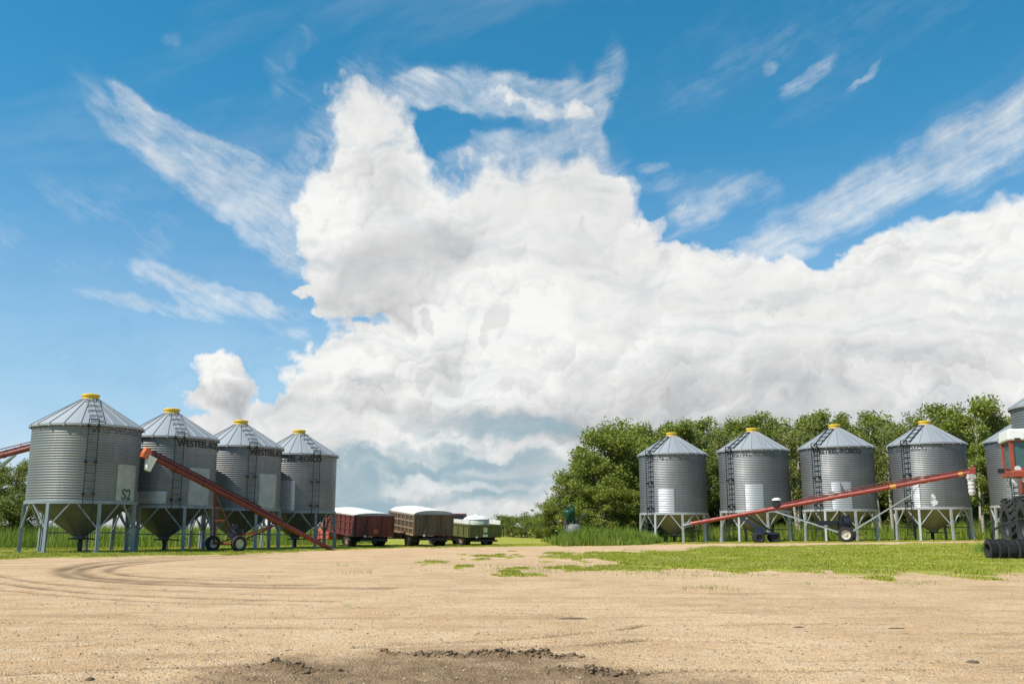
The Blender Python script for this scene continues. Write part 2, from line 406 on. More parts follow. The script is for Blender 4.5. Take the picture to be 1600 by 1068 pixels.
def hash2(ix, iy, seed):
    h = (ix.astype(np.int64) * 374761393 + iy.astype(np.int64) * 668265263 + seed * 1442695041) & 0xffffffff
    h = ((h ^ (h >> 13)) * 1274126177) & 0xffffffff
    return ((h ^ (h >> 16)) & 0xffffff) / float(0xffffff)
def vnoise(x, y, seed=0):
    ix, iy = np.floor(x), np.floor(y); fx, fy = x - ix, y - iy
    fx = fx * fx * (3 - 2 * fx); fy = fy * fy * (3 - 2 * fy)
    a, b, c, d = hash2(ix, iy, seed), hash2(ix + 1, iy, seed), hash2(ix, iy + 1, seed), hash2(ix + 1, iy + 1, seed)
    return (a * (1 - fx) + b * fx) * (1 - fy) + (c * (1 - fx) + d * fx) * fy
def fbm(x, y, oct=5, seed=0, rough=0.5):
    s, a, t = 0.0, 1.0, 0.0
    for i in range(oct):
        s = s + a * vnoise(x * 2 ** i + 17.3 * i, y * 2 ** i - 9.1 * i, seed + i); t += a; a *= rough
    return s / t
def sstep(a, b, x):
    t = np.clip((x - a) / (b - a), 0, 1); return t * t * (3 - 2 * t)
def poly_sd(x, y, poly):
    """signed distance to a polygon, positive inside"""
    inside = np.zeros(x.shape, bool); dmin = np.full(x.shape, 1e9)
    n = len(poly)
    for i in range(n):
        x0, y0 = poly[i]; x1, y1 = poly[(i + 1) % n]
        c = ((y0 > y) != (y1 > y)) & (x < (x1 - x0) * (y - y0) / (y1 - y0 + 1e-12) + x0); inside ^= c
        dx, dy = x1 - x0, y1 - y0
        t = np.clip(((x - x0) * dx + (y - y0) * dy) / (dx * dx + dy * dy + 1e-12), 0, 1)
        dmin = np.minimum(dmin, np.hypot(x - x0 - t * dx, y - y0 - t * dy))
    return np.where(inside, dmin, -dmin)
def line_d(x, y, pts):
    dmin = np.full(x.shape, 1e9)
    for (x0, y0), (x1, y1) in zip(pts[:-1], pts[1:]):
        dx, dy = x1 - x0, y1 - y0
        t = np.clip(((x - x0) * dx + (y - y0) * dy) / (dx * dx + dy * dy + 1e-12), 0, 1)
        dmin = np.minimum(dmin, np.hypot(x - x0 - t * dx, y - y0 - t * dy))
    return dmin
def gp(pts): return [tuple(ground(u, v)[:2]) for u, v in pts]

YARD = gp([(-500, 890), (0, 874), (140, 871.3), (260, 868.3), (350, 866), (450, 862.5), (540, 858.5), (640, 855.8), (760, 854.6), (870, 852.6), (1000, 850.6), (1200, 848.9), (1400, 847.0), (1540, 845.2), (1640, 843.5)])
YARD = YARD + [(60, 50), (60, -60), (-60, -60), (-60, 28)]
PATCH = gp([(862, 868.5), (905, 866), (960, 862.5), (1050, 857.5), (1150, 854.3), (1300, 852), (1450, 850), (1560, 848), (1680, 846), (1800, 870), (1750, 903), (1600, 900), (1500, 897), (1400, 896), (1300, 895), (1200, 894), (1100, 893), (1000, 892), (945, 888), (905, 879), (880, 872)])
PATCH_B = gp([(765, 889), (800, 885), (832, 886), (850, 889), (825, 892), (780, 892)])
RUTS = [gp(l) for l in (
    [(420, 866.5), (330, 869), (230, 873), (150, 878), (105, 886), (92, 893), (110, 900), (170, 907), (260, 912), (420, 917), (600, 918)],
    [(400, 868.5), (310, 872), (220, 876.5), (160, 882), (128, 888), (122, 894), (150, 901), (230, 907), (340, 911), (480, 913)],
    [(-60, 905), (20, 912), (80, 920), (180, 928), (330, 934), (520, 938)],
    [(-40, 890), (10, 901), (60, 909), (160, 918), (300, 923)],
    [(0, 972), (150, 974), (330, 978), (500, 982)],
    [(560, 1010), (700, 1003), (840, 995), (960, 985), (1010, 975)],
    [(600, 1018), (760, 1013), (930, 1006), (1010, 998), (1200, 1003)],
    [(470, 868.5), (350, 871.5), (260, 876), (200, 882), (172, 888), (170, 893), (210, 899), (300, 904), (420, 908)], [(-20, 880), (60, 878), (160, 874), (300, 869), (420, 865)], [(-60, 915), (40, 924), (150, 934), (300, 942), (460, 944)],
    [(300, 925), (420, 929), (560, 930)], [(720, 952), (800, 957), (930, 965)], [(-20, 940), (120, 944), (260, 945)], [(1180, 975), (1300, 972), (1420, 976)], [(60, 1010), (200, 1006), (360, 1000)], [(1000, 1005), (1120, 1012), (1300, 1016)], [(700, 925), (860, 921), (1000, 923)],
    [(0, 1052), (160, 1046), (330, 1040), (420, 1034)], [(950, 1052), (1080, 1045), (1250, 1047), (1450, 1044)])]
RUT_W = [.20, .20, .12, .10, .05, .04, .04, .14, .16, .09, .04, .03, .04, .03, .03, .03, .03, .05, .04]
MUD = gp([(330, 1052), (380, 1036), (440, 1028), (560, 1021), (640, 1019), (820, 1018), (900, 1021), (930, 1029), (1010, 1046), (1180, 1063), (1250, 1085), (250, 1090), (290, 1066)])
RIDGES = [gp(l) for l in ([(600, 1020), (690, 1022), (760, 1024), (830, 1025), (895, 1025)], [(430, 1036), (455, 1046), (520, 1044)], [(860, 1046), (930, 1048), (985, 1049)])]

def masks(x, y):
    w = fbm(x * .9, y * .9, 5, 3) - .5; w2 = fbm(x * 3.1, y * 3.1, 4, 8) - .5
    yard = poly_sd(x, y, YARD)
    sdp = np.maximum(poly_sd(x, y, PATCH), poly_sd(x, y, PATCH_B) * 1.0)
    soft = np.clip((x - 1.0) / 13.0, 0.0, 1.0)                 # the lawn thins out towards its left tip
    wl = (fbm(x * .45, y * .22, 4, 90) - .5) / .13; wm = (fbm(x * 1.6, y * .5, 4, 91) - .5) / .13
    inl = sstep(-.7, .9, np.clip(sdp, -6, 3.0 + 2 * soft) * .62 + wl * (.80 - .72 * soft) + wm * (.9 - .60 * soft) + .25 - (1 - soft) * .75)
    verge = sstep(-.35, .35, -yard + .45 * wl * np.clip(-y / 40 + 1.6, 0, 1) + .35 * wm)
    grass = np.maximum(verge, inl)
    mud = sstep(-.35, .45, poly_sd(x, y, MUD) + .75 * (fbm(x * 2.5, y * 2.5, 5, 21) - .5) + .3 * w2)
    rut = np.zeros_like(x)
    for l, rw in zip(RUTS, RUT_W):
        d = line_d(x, y, l) + .10 * w2
        rut = np.maximum(rut, np.exp(-(d / rw) ** 2) * (0.75 + 1.2 * (fbm(x * 1.5, y * .6, 3, 40) - .35)))
    for l in RIDGES:
        d = line_d(x, y, l) + .07 * w2
        rut = np.maximum(rut, np.exp(-(d / .10) ** 2) * (.35 + 1.3 * fbm(x * 8, y * 8, 4, 44, .6)))
    return grass, mud, np.clip(rut, 0, 1)

def ground_z(x, y, detail=True):
    g, mu, ru = masks(x, y)
    z = smooth_z(x, y)
    near = np.exp(-((np.hypot(x, y) / 16.0) ** 2))
    z = z - .035 * ru * (1 - g) * (1 - mu) + .010 * (fbm(x * 1.3, y * 1.3, 4, 5) - .5)
    z = z + near * (.020 * (fbm(x * 6, y * 6, 4, 9) - .5) + .008 * (fbm(x * 25, y * 25, 3, 11) - .5))
    z = z + mu * (.055 * (fbm(x * 7, y * 9, 5, 31, .6) - .55) - .012)
    for l in RIDGES:
        d = line_d(x, y, l)
        z = z + np.exp(-(d / .065) ** 2) * np.clip(fbm(x * 11, y * 11, 4, 77, .6) - .30, 0, 1) * .15
    z = z + g * .03
    return z, g, mu, ru

ys = [0.6, 1.2, 2.0, 2.8, 3.4, 3.8]
while ys[-1] < 420: ys.append(ys[-1] + max(0.012, ys[-1] ** 2 / (FPX * CAM_H) * .62))
ys += [470, 540, 640, 800, 1000, 1400, 2000, 3000, 4500, 7000]
rr = np.array(ys)
aa = np.concatenate([np.linspace(-180, -46, 40, endpoint=False), np.linspace(-46, -34, 40, endpoint=False), np.linspace(-34, 36, 780, endpoint=False), np.linspace(36, 48, 40, endpoint=False), np.linspace(48, 180, 40, endpoint=False)])
AA, RR = np.meshgrid(np.radians(aa), rr)
GX, GY = np.sin(AA) * RR, np.cos(AA) * RR
GZ, g_, m_, r_ = ground_z(GX, GY)
nr, na = GX.shape
idx = np.arange(nr * na).reshape(nr, na); nxt = np.roll(idx, -1, axis=1)
quads = np.stack([idx[:-1], idx[1:], nxt[1:], nxt[:-1]], -1).reshape(-1, 4)
verts = np.stack([GX, GY, GZ], -1).reshape(-1, 3)
verts = np.vstack([verts, [[0, 0, gz(0, 0)]]])

def ground_material():
    m = bpy.data.materials.new('ground'); m.use_nodes = True
    g = Nodes(m.node_tree)
    out = g.n('ShaderNodeOutputMaterial'); b = g.n('ShaderNodeBsdfPrincipled'); g.put(out.inputs[0], b.outputs[0])
    at_ = g.n('ShaderNodeAttribute', attribute_name='mask')
    s = g.n('ShaderNodeSeparateColor'); g.put(s.inputs[0], at_.outputs['Color'])
    grass, mud, rut = s.outputs
    co = g.n('ShaderNodeTexCoord').outputs['Object']
    big = g.noise(co, .35, 5, .6); mid = g.noise(co, 2.2, 6, .65); fine = g.noise(co, 38, 5, .7)
    vor = g.n('ShaderNodeTexVoronoi'); g.put(vor.inputs['Vector'], co); vor.inputs['Scale'].default_value = 62
    vs = g.n('ShaderNodeSeparateColor'); g.put(vs.inputs[0], vor.outputs['Color'])
    gr = g.mix(g.ramp(big, .35, .65), (.76, .495, .275, 1), (.61, .37, .185, 1))
    gr = g.mix(g.ramp(mid, .40, .72, 0, .75), gr, (.78, .56, .345, 1))
    gr = g.mix(g.ramp(g.noise(g.mapping(co, loc=(3, 1, 0), scale=(.55, .35, 1)), 1.0, 7, .66), .50, .68, 0, .55), gr, (.48, .285, .14, 1))
    gr = g.mix(g.ramp(g.noise(g.mapping(co, rot=(0, 0, .25), scale=(.35, 1.3, 1)), 1.3, 8, .70), .49, .68, 0, .70), gr, (.36, .215, .105, 1))
    gr = g.mix(g.ramp(g.noise(g.mapping(co, loc=(7, 3, 0), rot=(0, 0, -.12), scale=(.18, 1.0, 1)), 2.2, 8, .72), .56, .70, 0, .65), gr, (.27, .165, .085, 1))
    stone = g.ramp(vs.outputs[0], .45, .95, 0, .9)
    gr = g.mix(stone, gr, g.mix(vs.outputs[1], (.20, .115, .06, 1), (.74, .54, .36, 1)))
    gr = g.mix(g.ramp(fine, .54, .74, 0, .85), gr, (.20, .12, .065, 1))
    gr = g.mix(g.ramp(g.noise(co, 11, 4, .65), .56, .76, 0, .55), gr, (.33, .19, .095, 1))
    gr = g.mix(g.ramp(g.noise(co, 75, 2, .6), .60, .78, 0, .8), gr, (.78, .60, .42, 1))
    md = g.mix(g.ramp(mid, .3, .7), (.21, .13, .07, 1), (.36, .235, .135, 1))
    md = g.mix(g.ramp(fine, .5, .75, 0, .6), md, (.12, .078, .045, 1))
    gr = g.mix(mud, gr, md)
    gr = g.mix(g.m('MULTIPLY', rut, .85), gr, (.17, .105, .058, 1))
    gs = g.mix(g.ramp(mid, .3, .7), (.27, .285, .028, 1), (.36, .34, .048, 1))
    gs = g.mix(g.ramp(big, .42, .68, 0, .6), gs, (.43, .36, .10, 1))
    gs = g.mix(g.ramp(g.noise(co, 9, 5, .7), .52, .76, 0, .65), gs, (.14, .16, .018, 1))
    gn = g.m('ADD', g.m('MULTIPLY', g.m('SUBTRACT', g.noise(co, 7, 5, .7), .5), 1.0), g.m('MULTIPLY', g.m('SUBTRACT', g.noise(g.mapping(co, scale=(2.6, .55, 1)), 1.0, 6, .7), .5), 1.7))
    gm = g.ramp(g.m('ADD', grass, gn), .22, .78)
    g.put(b.inputs['Base Color'], g.mix(gm, gr, gs))
    b.inputs['Roughness'].default_value = .95; b.inputs['Specular IOR Level'].default_value = .15
    bn = g.n('ShaderNodeBump'); bn.inputs['Strength'].default_value = 1.0; bn.inputs['Distance'].default_value = .03
    h = g.m('ADD', g.m('MULTIPLY', fine, .6), g.m('MULTIPLY_ADD', vor.outputs['Distance'], -.5, g.m('MULTIPLY', mid, .8)))
    g.put(bn.inputs['Height'], h); g.put(b.inputs['Normal'], bn.outputs[0])
    return m
M['ground'] = ground_material()
gnd = mesh_np('ground', verts, quads, M['ground'], smooth=True)
gnd['kind'] = 'structure'
att = gnd.data.attributes.new('mask', 'FLOAT_COLOR', 'POINT')
cols = np.ones((len(verts), 4), np.float32); cols[:-1, 0] = g_.ravel(); cols[:-1, 1] = m_.ravel(); cols[:-1, 2] = r_.ravel(); cols[-1, :3] = 0
att.data.foreach_set('color', cols.ravel())
bm = bmesh.new(); bm.from_mesh(gnd.data); bm.verts.ensure_lookup_table()
for j in range(na): bm.faces.new((bm.verts[len(verts) - 1], bm.verts[idx[0, j]], bm.verts[nxt[0, j]]))
bmesh.ops.recalc_face_normals(bm, faces=bm.faces[-na:])
bm.to_mesh(gnd.data); bm.free()
def on_ground(x, y): return float(ground_z(np.array([float(x)]), np.array([float(y)]))[0][0])

# ------------------------------------------------------------------ metals and paints
def galvanised(name, base, rough, metal=0.75, var=0.25, ring=0.0, foot=0.0):
    m = bpy.data.materials.new(name); m.use_nodes = True
    g = Nodes(m.node_tree)
    out = g.n('ShaderNodeOutputMaterial'); b = g.n('ShaderNodeBsdfPrincipled'); g.put(out.inputs[0], b.outputs[0])
    co = g.n('ShaderNodeTexCoord').outputs['Object']
    sheets = g.noise(g.mapping(co, scale=(.5, .5, 1.25)), 1.0, 1, .3)
    streak = g.noise(g.mapping(co, scale=(6, 6, .35)), 1.5, 6, .65)
    sp = g.n('ShaderNodeTexVoronoi'); g.put(sp.inputs['Vector'], co); sp.inputs['Scale'].default_value = 55
    ss = g.n('ShaderNodeSeparateColor'); g.put(ss.inputs[0], sp.outputs['Color'])
    v = g.m('ADD', g.m('MULTIPLY', sheets, .5), g.m('ADD', g.m('MULTIPLY', streak, .4), g.m('MULTIPLY', ss.outputs[0], .04)))
    c = g.mix(g.ramp(v, .35, .72), tuple(x * (1 - var) for x in base) + (1,), tuple(base) + (1,))
    c = g.mix(g.ramp(g.noise(g.mapping(co, scale=(3, 3, .5)), 1.7, 8, .75), .60, .82, 0, .35), c, (.17, .13, .11, 1))
    if ring:                                                # separate wall sheets, each weathered a little differently, with lap seams
        s3 = g.n('ShaderNodeSeparateXYZ'); g.put(s3.inputs[0], co)
        rz = g.m('DIVIDE', g.m('SUBTRACT', s3.outputs[2], foot), ring); ri = g.m('FLOOR', rz)
        an = g.m('MULTIPLY_ADD', g.m('ARCTAN2', s3.outputs[0], s3.outputs[1]), .955, g.m('MULTIPLY', ri, .43)); ai = g.m('FLOOR', an)
        cv = g.n('ShaderNodeCombineXYZ'); g.put(cv.inputs[0], ri); g.put(cv.inputs[1], ai); g.put(cv.inputs[2], g.n('ShaderNodeObjectInfo').outputs['Random'])
        wn_ = g.n('ShaderNodeTexWhiteNoise', noise_dimensions='3D'); g.put(wn_.inputs['Vector'], cv.outputs[0])
        c = g.mix(g.m('MULTIPLY', wn_.outputs['Value'], .45), c, tuple(x * .62 for x in base) + (1,))
        seam = g.m('MAXIMUM', g.ramp(g.m('FRACT', rz), .022, .0, 0, .55), g.ramp(g.m('FRACT', an), .014, .0, 0, .55))
        c = g.mix(seam, c, (.09, .085, .08, 1))
    g.put(b.inputs['Base Color'], c)
    b.inputs['Metallic'].default_value = metal
    g.put(b.inputs['Roughness'], g.ramp(v, .3, .75, rough * 1.15, rough * .9))
    return m
M['wall'] = galvanised('galvanised_wall', (.285, .285, .287), .48, .66, ring=.775, foot=1.99)
M['roof'] = galvanised('galvanised_roof', (.43, .435, .44), .5, .45, .15)
M['panel'] = galvanised('new_galvanised', (.52, .51, .53), .36, .6, .10)
M['pale_panel'] = mat('weathered_sheet', (.42, .44, .415), .6, .15, .15, 3)
M['leg'] = mat('grey_paint_steel', (.27, .31, .335), .5, .25, .2, 5, dirt=.35)
M['leg_pale'] = mat('pale_paint_steel', (.46, .47, .46), .5, .2, .15, 5, dirt=.3)
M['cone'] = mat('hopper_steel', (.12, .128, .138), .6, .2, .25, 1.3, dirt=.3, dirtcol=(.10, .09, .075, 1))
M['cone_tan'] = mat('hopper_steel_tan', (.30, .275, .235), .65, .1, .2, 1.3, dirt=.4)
M['yellow'] = mat('yellow_plastic', (.80, .50, .03), .45, 0, .15, 4)
M['black_steel'] = mat('black_steel', (.025, .026, .03), .5, .3, .3, 8)
M['black_paint'] = mat('black_lettering', (.022, .022, .026), .6, 0, .3, 9)
M['faded_paint'] = mat('faded_lettering', (.12, .125, .13), .6, .4, .5, 5)
M['green_paint'] = mat('green_lettering', (.075, .125, .10), .6, 0, .4, 9)

def text_mesh(body):
    cu = bpy.data.curves.new('text', 'FONT'); cu.body = body; cu.size = 1; cu.resolution_u = 3; cu.extrude = 0; cu.offset = .03
    o = bpy.data.objects.new('text', cu); C.objects.link(o)
    dg = bpy.context.evaluated_depsgraph_get()
    me = bpy.data.meshes.new_from_object(o.evaluated_get(dg))
    bpy.data.objects.remove(o); bpy.data.curves.remove(cu)
    return me

def lettering(body, parent, m, radius, az, z, height, width=None, name='lettering', fade=None):
    """letters wrapped round a bin wall; az = azimuth of the middle, z = foot of the letters"""
    me = text_mesh(body)
    bm = bmesh.new(); bm.from_mesh(me)
    for k in range(60):
        x = k * .15
        bmesh.ops.bisect_plane(bm, geom=bm.verts[:] + bm.edges[:] + bm.faces[:], plane_co=(x, 0, 0), plane_no=(1, 0, 0))
    xs = [v.co.x for v in bm.verts]; x0, x1 = min(xs), max(xs); y1 = max(v.co.y for v in bm.verts)
    sy = height / y1; sx = (width / (x1 - x0)) if width else sy
    for v in bm.verts:
        s = (v.co.x - (x0 + x1) / 2) * sx
        a = az - math.degrees(s / radius)
        p = azv(a, radius, z + v.co.y * sy); v.co = p
    if fade:                                               # worn-away letters: drop scattered pieces
        rnd = random.Random(fade[0]); bmesh.ops.triangulate(bm, faces=bm.faces[:])
        bmesh.ops.delete(bm, geom=[f for f in bm.faces if rnd.random() < fade[1]], context='FACES')
    bm.to_mesh(me); bm.free(); me.name = name
    me.materials.clear(); me.materials.append(m)
    o = bpy.data.objects.new(name, me); C.objects.link(o); o.parent = parent
    return o

RB = 2.13
def corr(z, pitch=.104): return .0095 * math.sin(2 * PI * z / pitch)

def bin_proto(kind):
    """the shared meshes of a hopper bin: left row or right row"""
    if kind == 'left': rim, wall_h, nleg, az0, roofm, legm, conem, zout = 1.99, 3.09, 7, 138.6, M['roof'], M['leg'], M['cone'], .62
    else: rim, wall_h, nleg, az0, roofm, legm, conem, zout = 1.84, 3.70, 8, 221.0, M['roof'], M['leg_pale'], M['cone_tan'], .55
    root = thing('hopper_bin', 'x', 'grain bin')
    eave = rim + wall_h
    w = MB(); n = int(round(wall_h / .104)) * 6
    w.lathe([(RB + corr(k * wall_h / n), rim + k * wall_h / n) for k in range(n + 1)], 88)
    w.build('wall', M['wall'], root, smooth=True)
    # cone roof in ribbed panels, dropped lip at the eave
    r = MB(); npan = 22; rtop, rise = .27, 1.24; ro = RB + .095
    prof = [(ro, eave - .09), (ro + .003, eave - .005), (rtop, eave + rise)]
    r.lathe(prof, npan * 2)
    for k in range(npan):
        a = 360 / npan * k
        p0, p1 = azv(a, ro + .012, eave + .008), azv(a, rtop + .01, eave + rise + .012)
        r.bar(p0, p1, .028, .036)
        r.bar(p0 + Vector((0, 0, .01)), p0 + Vector((0, 0, -.13)), .07, .03, up=azv(a))
    rf = r.build('roof', roofm, root, auto=25)
    cp = MB(); z = eave + rise - .03
    cp.lathe([(.30, z - .02), (.34, z + .01), (.33, z + .12), (.37, z + .13), (.37, z + .19), (.30, z + .225), (.0, z + .235)], 20)
    for k in range(14): cp.bar(azv(k * 360 / 14, .34, z + .01), azv(k * 360 / 14, .365, z - .07), .07, .02)
    cp.build('filler_cap', M['yellow'], root, auto=40)
    rg = MB(); rg.lathe([(RB - .03, rim - .10), (RB + .05, rim - .10), (RB + .05, rim + .02), (RB + .008, rim + .025)], 88)
    rg.build('ring_beam', legm, root, auto=40)
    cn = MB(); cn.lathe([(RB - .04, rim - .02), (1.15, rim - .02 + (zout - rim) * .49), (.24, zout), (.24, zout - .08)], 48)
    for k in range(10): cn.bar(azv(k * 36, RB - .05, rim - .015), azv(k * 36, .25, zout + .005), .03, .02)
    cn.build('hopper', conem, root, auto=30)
    sg = MB(); sg.box((0, 0, zout - .11), (.62, .62, .06)); sg.box((.38, 0, zout - .11), (.5, .4, .03))
    sgo = sg.build('slide_gate', M['black_steel'], root)
    cr = MB(); cr.tube([(.3, -.2, zout - .10), (1.0, -.55, zout - .16), (1.15, -.62, zout - .16), (1.25, -.66, zout - .02)], .018, 6)
    cr.build('crank', M['black_steel'], sgo)
    ps = MB(); ps.box((0, .15, (zout - .14) / 2 - .10), (.14, .14, zout + .06)); ps.build('centre_post', M['black_steel'], root)
    step = 360 / nleg
    for k in range(nleg):
        a = az0 + k * step
        lg = MB(); top, bot = azv(a, RB + .03, rim - .095), azv(a, RB + .10, -.12)
        lg.bar(bot, top, .13, .085, up=azv(a)); lg.bar(bot + azv(a, -.07), top + azv(a, -.07), .05, .10, up=azv(a))
        lg.box(azv(a, RB + .06, .012), (.26, .26, .03), -R(a))
        lo = lg.build('leg', legm, root)
        for s in (-1, 1):
            b = MB(); j = bot.lerp(top, .50)
            b.bar(j + azv(a, -.01), azv(a + s * step * .43, RB + .0, rim - .10), .065, .05)
            b.build('brace', legm, lo)
    # tie bars between the rear legs
    for k in range(nleg):
        a, b = az0 + k * step, az0 + (k + 1) * step
        mid = (a + b) / 2 % 360
        if mid > 270 or mid < 110:
            t = MB(); t.bar(azv(a, RB + .02, .74), azv(b, RB + .02, .74), .05, .06); t.build('tie_bar', legm, root)
    return root, rim, eave

def ladder(root, rim, eave, az, dark, low, k_=1.0):
    mb = MB(); m = dark; off, hw = RB + .17, .19
    t = azv(az + 90)                                         # along the wall
    base = azv(az, off)
    zt = eave + .16
    for s in (-1, 1):
        mb.bar(base + t * (hw * s) + Vector((0, 0, low)), base + t * (hw * s) + Vector((0, 0, zt)), .045 * k_, .03, up=azv(az))
        for z in (rim + .28, rim + (eave - rim) * .5, eave - .12):
            mb.box(azv(az, RB + .09, z) + t * (hw * s), (.10, .17, .10), -R(az))
    z = low + .1
    while z < zt - .1:
        mb.bar(base - t * hw + Vector((0, 0, z)), base + t * hw + Vector((0, 0, z)), .035 * k_ ** 2, .035 * k_ ** 2); z += .305
    mb.bar(base - t * hw + Vector((0, 0, zt)), base + t * hw + Vector((0, 0, zt)), .04, .04)
    return mb.build('ladder', m, root)

def roof_ladder(root, eave, az, m, steps_only):
    mb = MB(); t = azv(az + 90)
    rise = 1.24; run = (RB + .085 - .27)
    n = 5
    def rp(f, s, h=.05): return azv(az, RB + .085 - run * f, eave + rise * f + h) + t * s
    for k in range(n):
        f = .06 + .80 * k / (n - 1)
        mb.bar(rp(f, -.26), rp(f, .26), .06 if steps_only else .05, .03)
        if steps_only: mb.bar(rp(f, .26), rp(f - .03, .26, .0), .03, .03); mb.bar(rp(f, -.26), rp(f - .03, -.26, .0), .03, .03)
    if not steps_only:
        for s in (-.2, .2): mb.bar(rp(.0, s), rp(.88, s), .04, .04)
    else: mb.bar(rp(0, -.24), rp(.9, -.24), .03, .03)
    return mb.build('roof_ladder', m, root)

def wall_panel(root, rim, az, half, z0, z1, m, name='wall_panel'):
    mb = MB(); n = 10; nz = max(6, int((z1 - z0) / .104 * 6))
    for k in range(nz + 1):
        z = rim + z0 + (z1 - z0) * k / nz
        for j in range(n + 1):
            mb.v.append(azv(az - half + 2 * half * j / n, RB + .011 + corr(z - rim), z))
    for k in range(nz):
        for j in range(n):
            a = k * (n + 1) + j; mb.f.append((a, a + 1, a + n + 2, a + n + 1))
    # returned edges give the sheet a thickness
    o = mb.build(name, m, root, smooth=True)
    s = o.modifiers.new('solid', 'SOLIDIFY'); s.thickness = .006; s.offset = 0
    return o

# ------------------------------------------------------------------ the two rows of bins
LROW = [(-17.9, 40.5, 0.0), (-15.94, 44.8, -.09), (-14.0, 49.5, -.12), (-11.97, 54.0, -.17)]
RROW = [(at(1050, 704, 62).x, 62, 0.0), (at(1176, 698, 60.2).x, 60.2, .10), (at(1306, 694, 58.5).x, 58.5, .15), (at(1447, 690, 57.3).x, 57.3, .24), (at(1601, 686, 55.8).x, 55.8, .33)]
def ground_of(x, y, z): return (x, y, z)
LL = ['leftmost and nearest hopper bin, with a pale panel marked S2 low on its wall',
      'hopper bin second from the left, behind the raised orange auger head',
      'third hopper bin of the left row, the red auger crossing in front of its hopper',
      'hopper bin at the far right end of the left row, beside the red grain truck']
RL = ['leftmost hopper bin of the right row, against the dense trees',
      'second hopper bin of the right row, behind the low end of the long auger',
      'middle hopper bin of the right row, with clear lettering across its top',
      'hopper bin behind the raised auger spout, with a white scuff low on its wall',
      'hopper bin partly hidden behind the red tractor at the right edge']
pl, riml, eavel = bin_proto('left')
for i, (x, y, z) in enumerate(LROW):
    o = pl if i == 0 else dup(pl)
    LROW[i] = (o, x, y, z); o.location = (x, y, z)
for i, (o, x, y, z) in enumerate(LROW):
    tag(o, LL[i], 'grain bin', 'hopper bins in the left row')
    laz = (151, 150, 148, 142)[i]
    ladder(o, riml, eavel, laz, M['black_steel'], .55, .62); roof_ladder(o, eavel, laz - 4, M['leg'], True)
o1, o2, o3, o4 = [t[0] for t in LROW]
wall_panel(o1, riml, 105, 16, .04, 1.52, M['pale_panel']); lettering('S2', o1, M['green_paint'], RB + .025, 106, riml + .09, .44)
lettering('WESTEEL-ROSCO', o1, M['faded_paint'], RB + .018, 114, riml + 2.72, .20, 2.95, fade=(3, .55))
wall_panel(o2, riml, 119, 16.5, .04, 1.70, M['pale_panel']); wall_panel(o2, riml, 178, 18.5, .08, .62, M['panel'])
lettering('WESTEEL-ROSCO', o2, M['black_paint'], RB + .018, 113, riml + 2.62, .29, 2.95)
wall_panel(o3, riml, 120, 16.5, .04, 1.72, M['pale_panel'])
lettering('WESTEEL-ROSCO', o3, M['black_paint'], RB + .018, 112, riml + 2.62, .29, 2.95)
wall_panel(o4, riml, 200, 30, .04, 1.62, M['panel'])
lettering('WESTEEL-ROSCO', o4, M['black_paint'], RB + .018, 171, riml + 2.64, .29, 2.95)
pr, rimr, eaver = bin_proto('right')
for i, (x, y, z) in enumerate(RROW):
    o = pr if i == 0 else dup(pr)
    RROW[i] = (o, x, y, z); o.location = (x, y, z)
for i, (o, x, y, z) in enumerate(RROW):
    tag(o, RL[i], 'grain bin', 'hopper bins in the right row')
    laz = (230, 234, 231, 235, 226)[i]
    ladder(o, rimr, eaver, laz, M['black_steel'], .25); roof_ladder(o, eaver, laz - 3, M['black_steel'], False)
    if i < 3: wall_panel(o, rimr, (202, 195, 194.5)[i], (15.5, 16, 16.5)[i], .03, (1.45, 1.57, 1.57)[i], M['panel'])
    lettering('WESTEEL-ROSCO', o, M['black_paint'] if i == 2 else M['faded_paint'], RB + .018, (199, 198, 198, 242, 218)[i], rimr + 3.24, .28, 2.95, fade=((5, .62), (6, .40), (7, .0), (8, .35), (9, .2))[i])
wall_panel(RROW[3][0], rimr, 226, 8.5, .03, 1.27, M['panel'])
def scuff(root):
    mb = MB(); rnd = random.Random(4)
    for (a, z, s) in ((200.5, .66, .12), (199.2, .60, .10), (201, .30, .13), (199, .22, .16), (196.8, .36, .10), (195.5, .20, .08), (197.5, .55, .07), (194.5, .30, .05), (202, .48, .05), (198, .42, .07)):
        n = 11
        ring = [azv(a + math.degrees(s * rnd.uniform(.35, 1.3) * math.cos(2 * PI * j / n) / RB), RB + .017, rimr + z + s * rnd.uniform(.5, 1.1) * math.sin(2 * PI * j / n)) for j in range(n)]
        mb.add(ring, [tuple(range(n))])
    mb.build('paint_scuff', mat('white_scuff', (.68, .66, .68), .6, 0, .2, 9), root)
scuff(RROW[3][0])

# the tall flat-bottomed bin behind the tractor
def tall_bin():
    x, y = 27.6, 47.0; r = 2.75; h = 6.6
    root = thing('storage_bin', 'tall corrugated steel bin cut off by the right edge, standing behind the tractor cab', 'grain bin', (x, y, gz(x, y)))
    w = MB(); pitch = .125; n = int(h / pitch) * 6
    w.lathe([(r + .011 * math.sin(2 * PI * k / 6), -.05 + (h + .05) * k / n) for k in range(n + 1)], 96); w.build('wall', M['wall'], root, smooth=True)
    f = MB(); f.lathe([(r + .12, h - .09), (r + .125, h), (.32, h + 1.6)], 48)
    for k in range(24): f.bar(azv(k * 15, r + .13, h + .01), azv(k * 15, .33, h + 1.61), .05, .06)
    f.build('roof', M['roof'], root, auto=25)
    c = MB(); c.lathe([(.36, h + 1.56), (.38, h + 1.72), (.3, h + 1.78), (0, h + 1.79)], 20); c.build('filler_cap', M['yellow'], root, auto=40)
tall_bin()

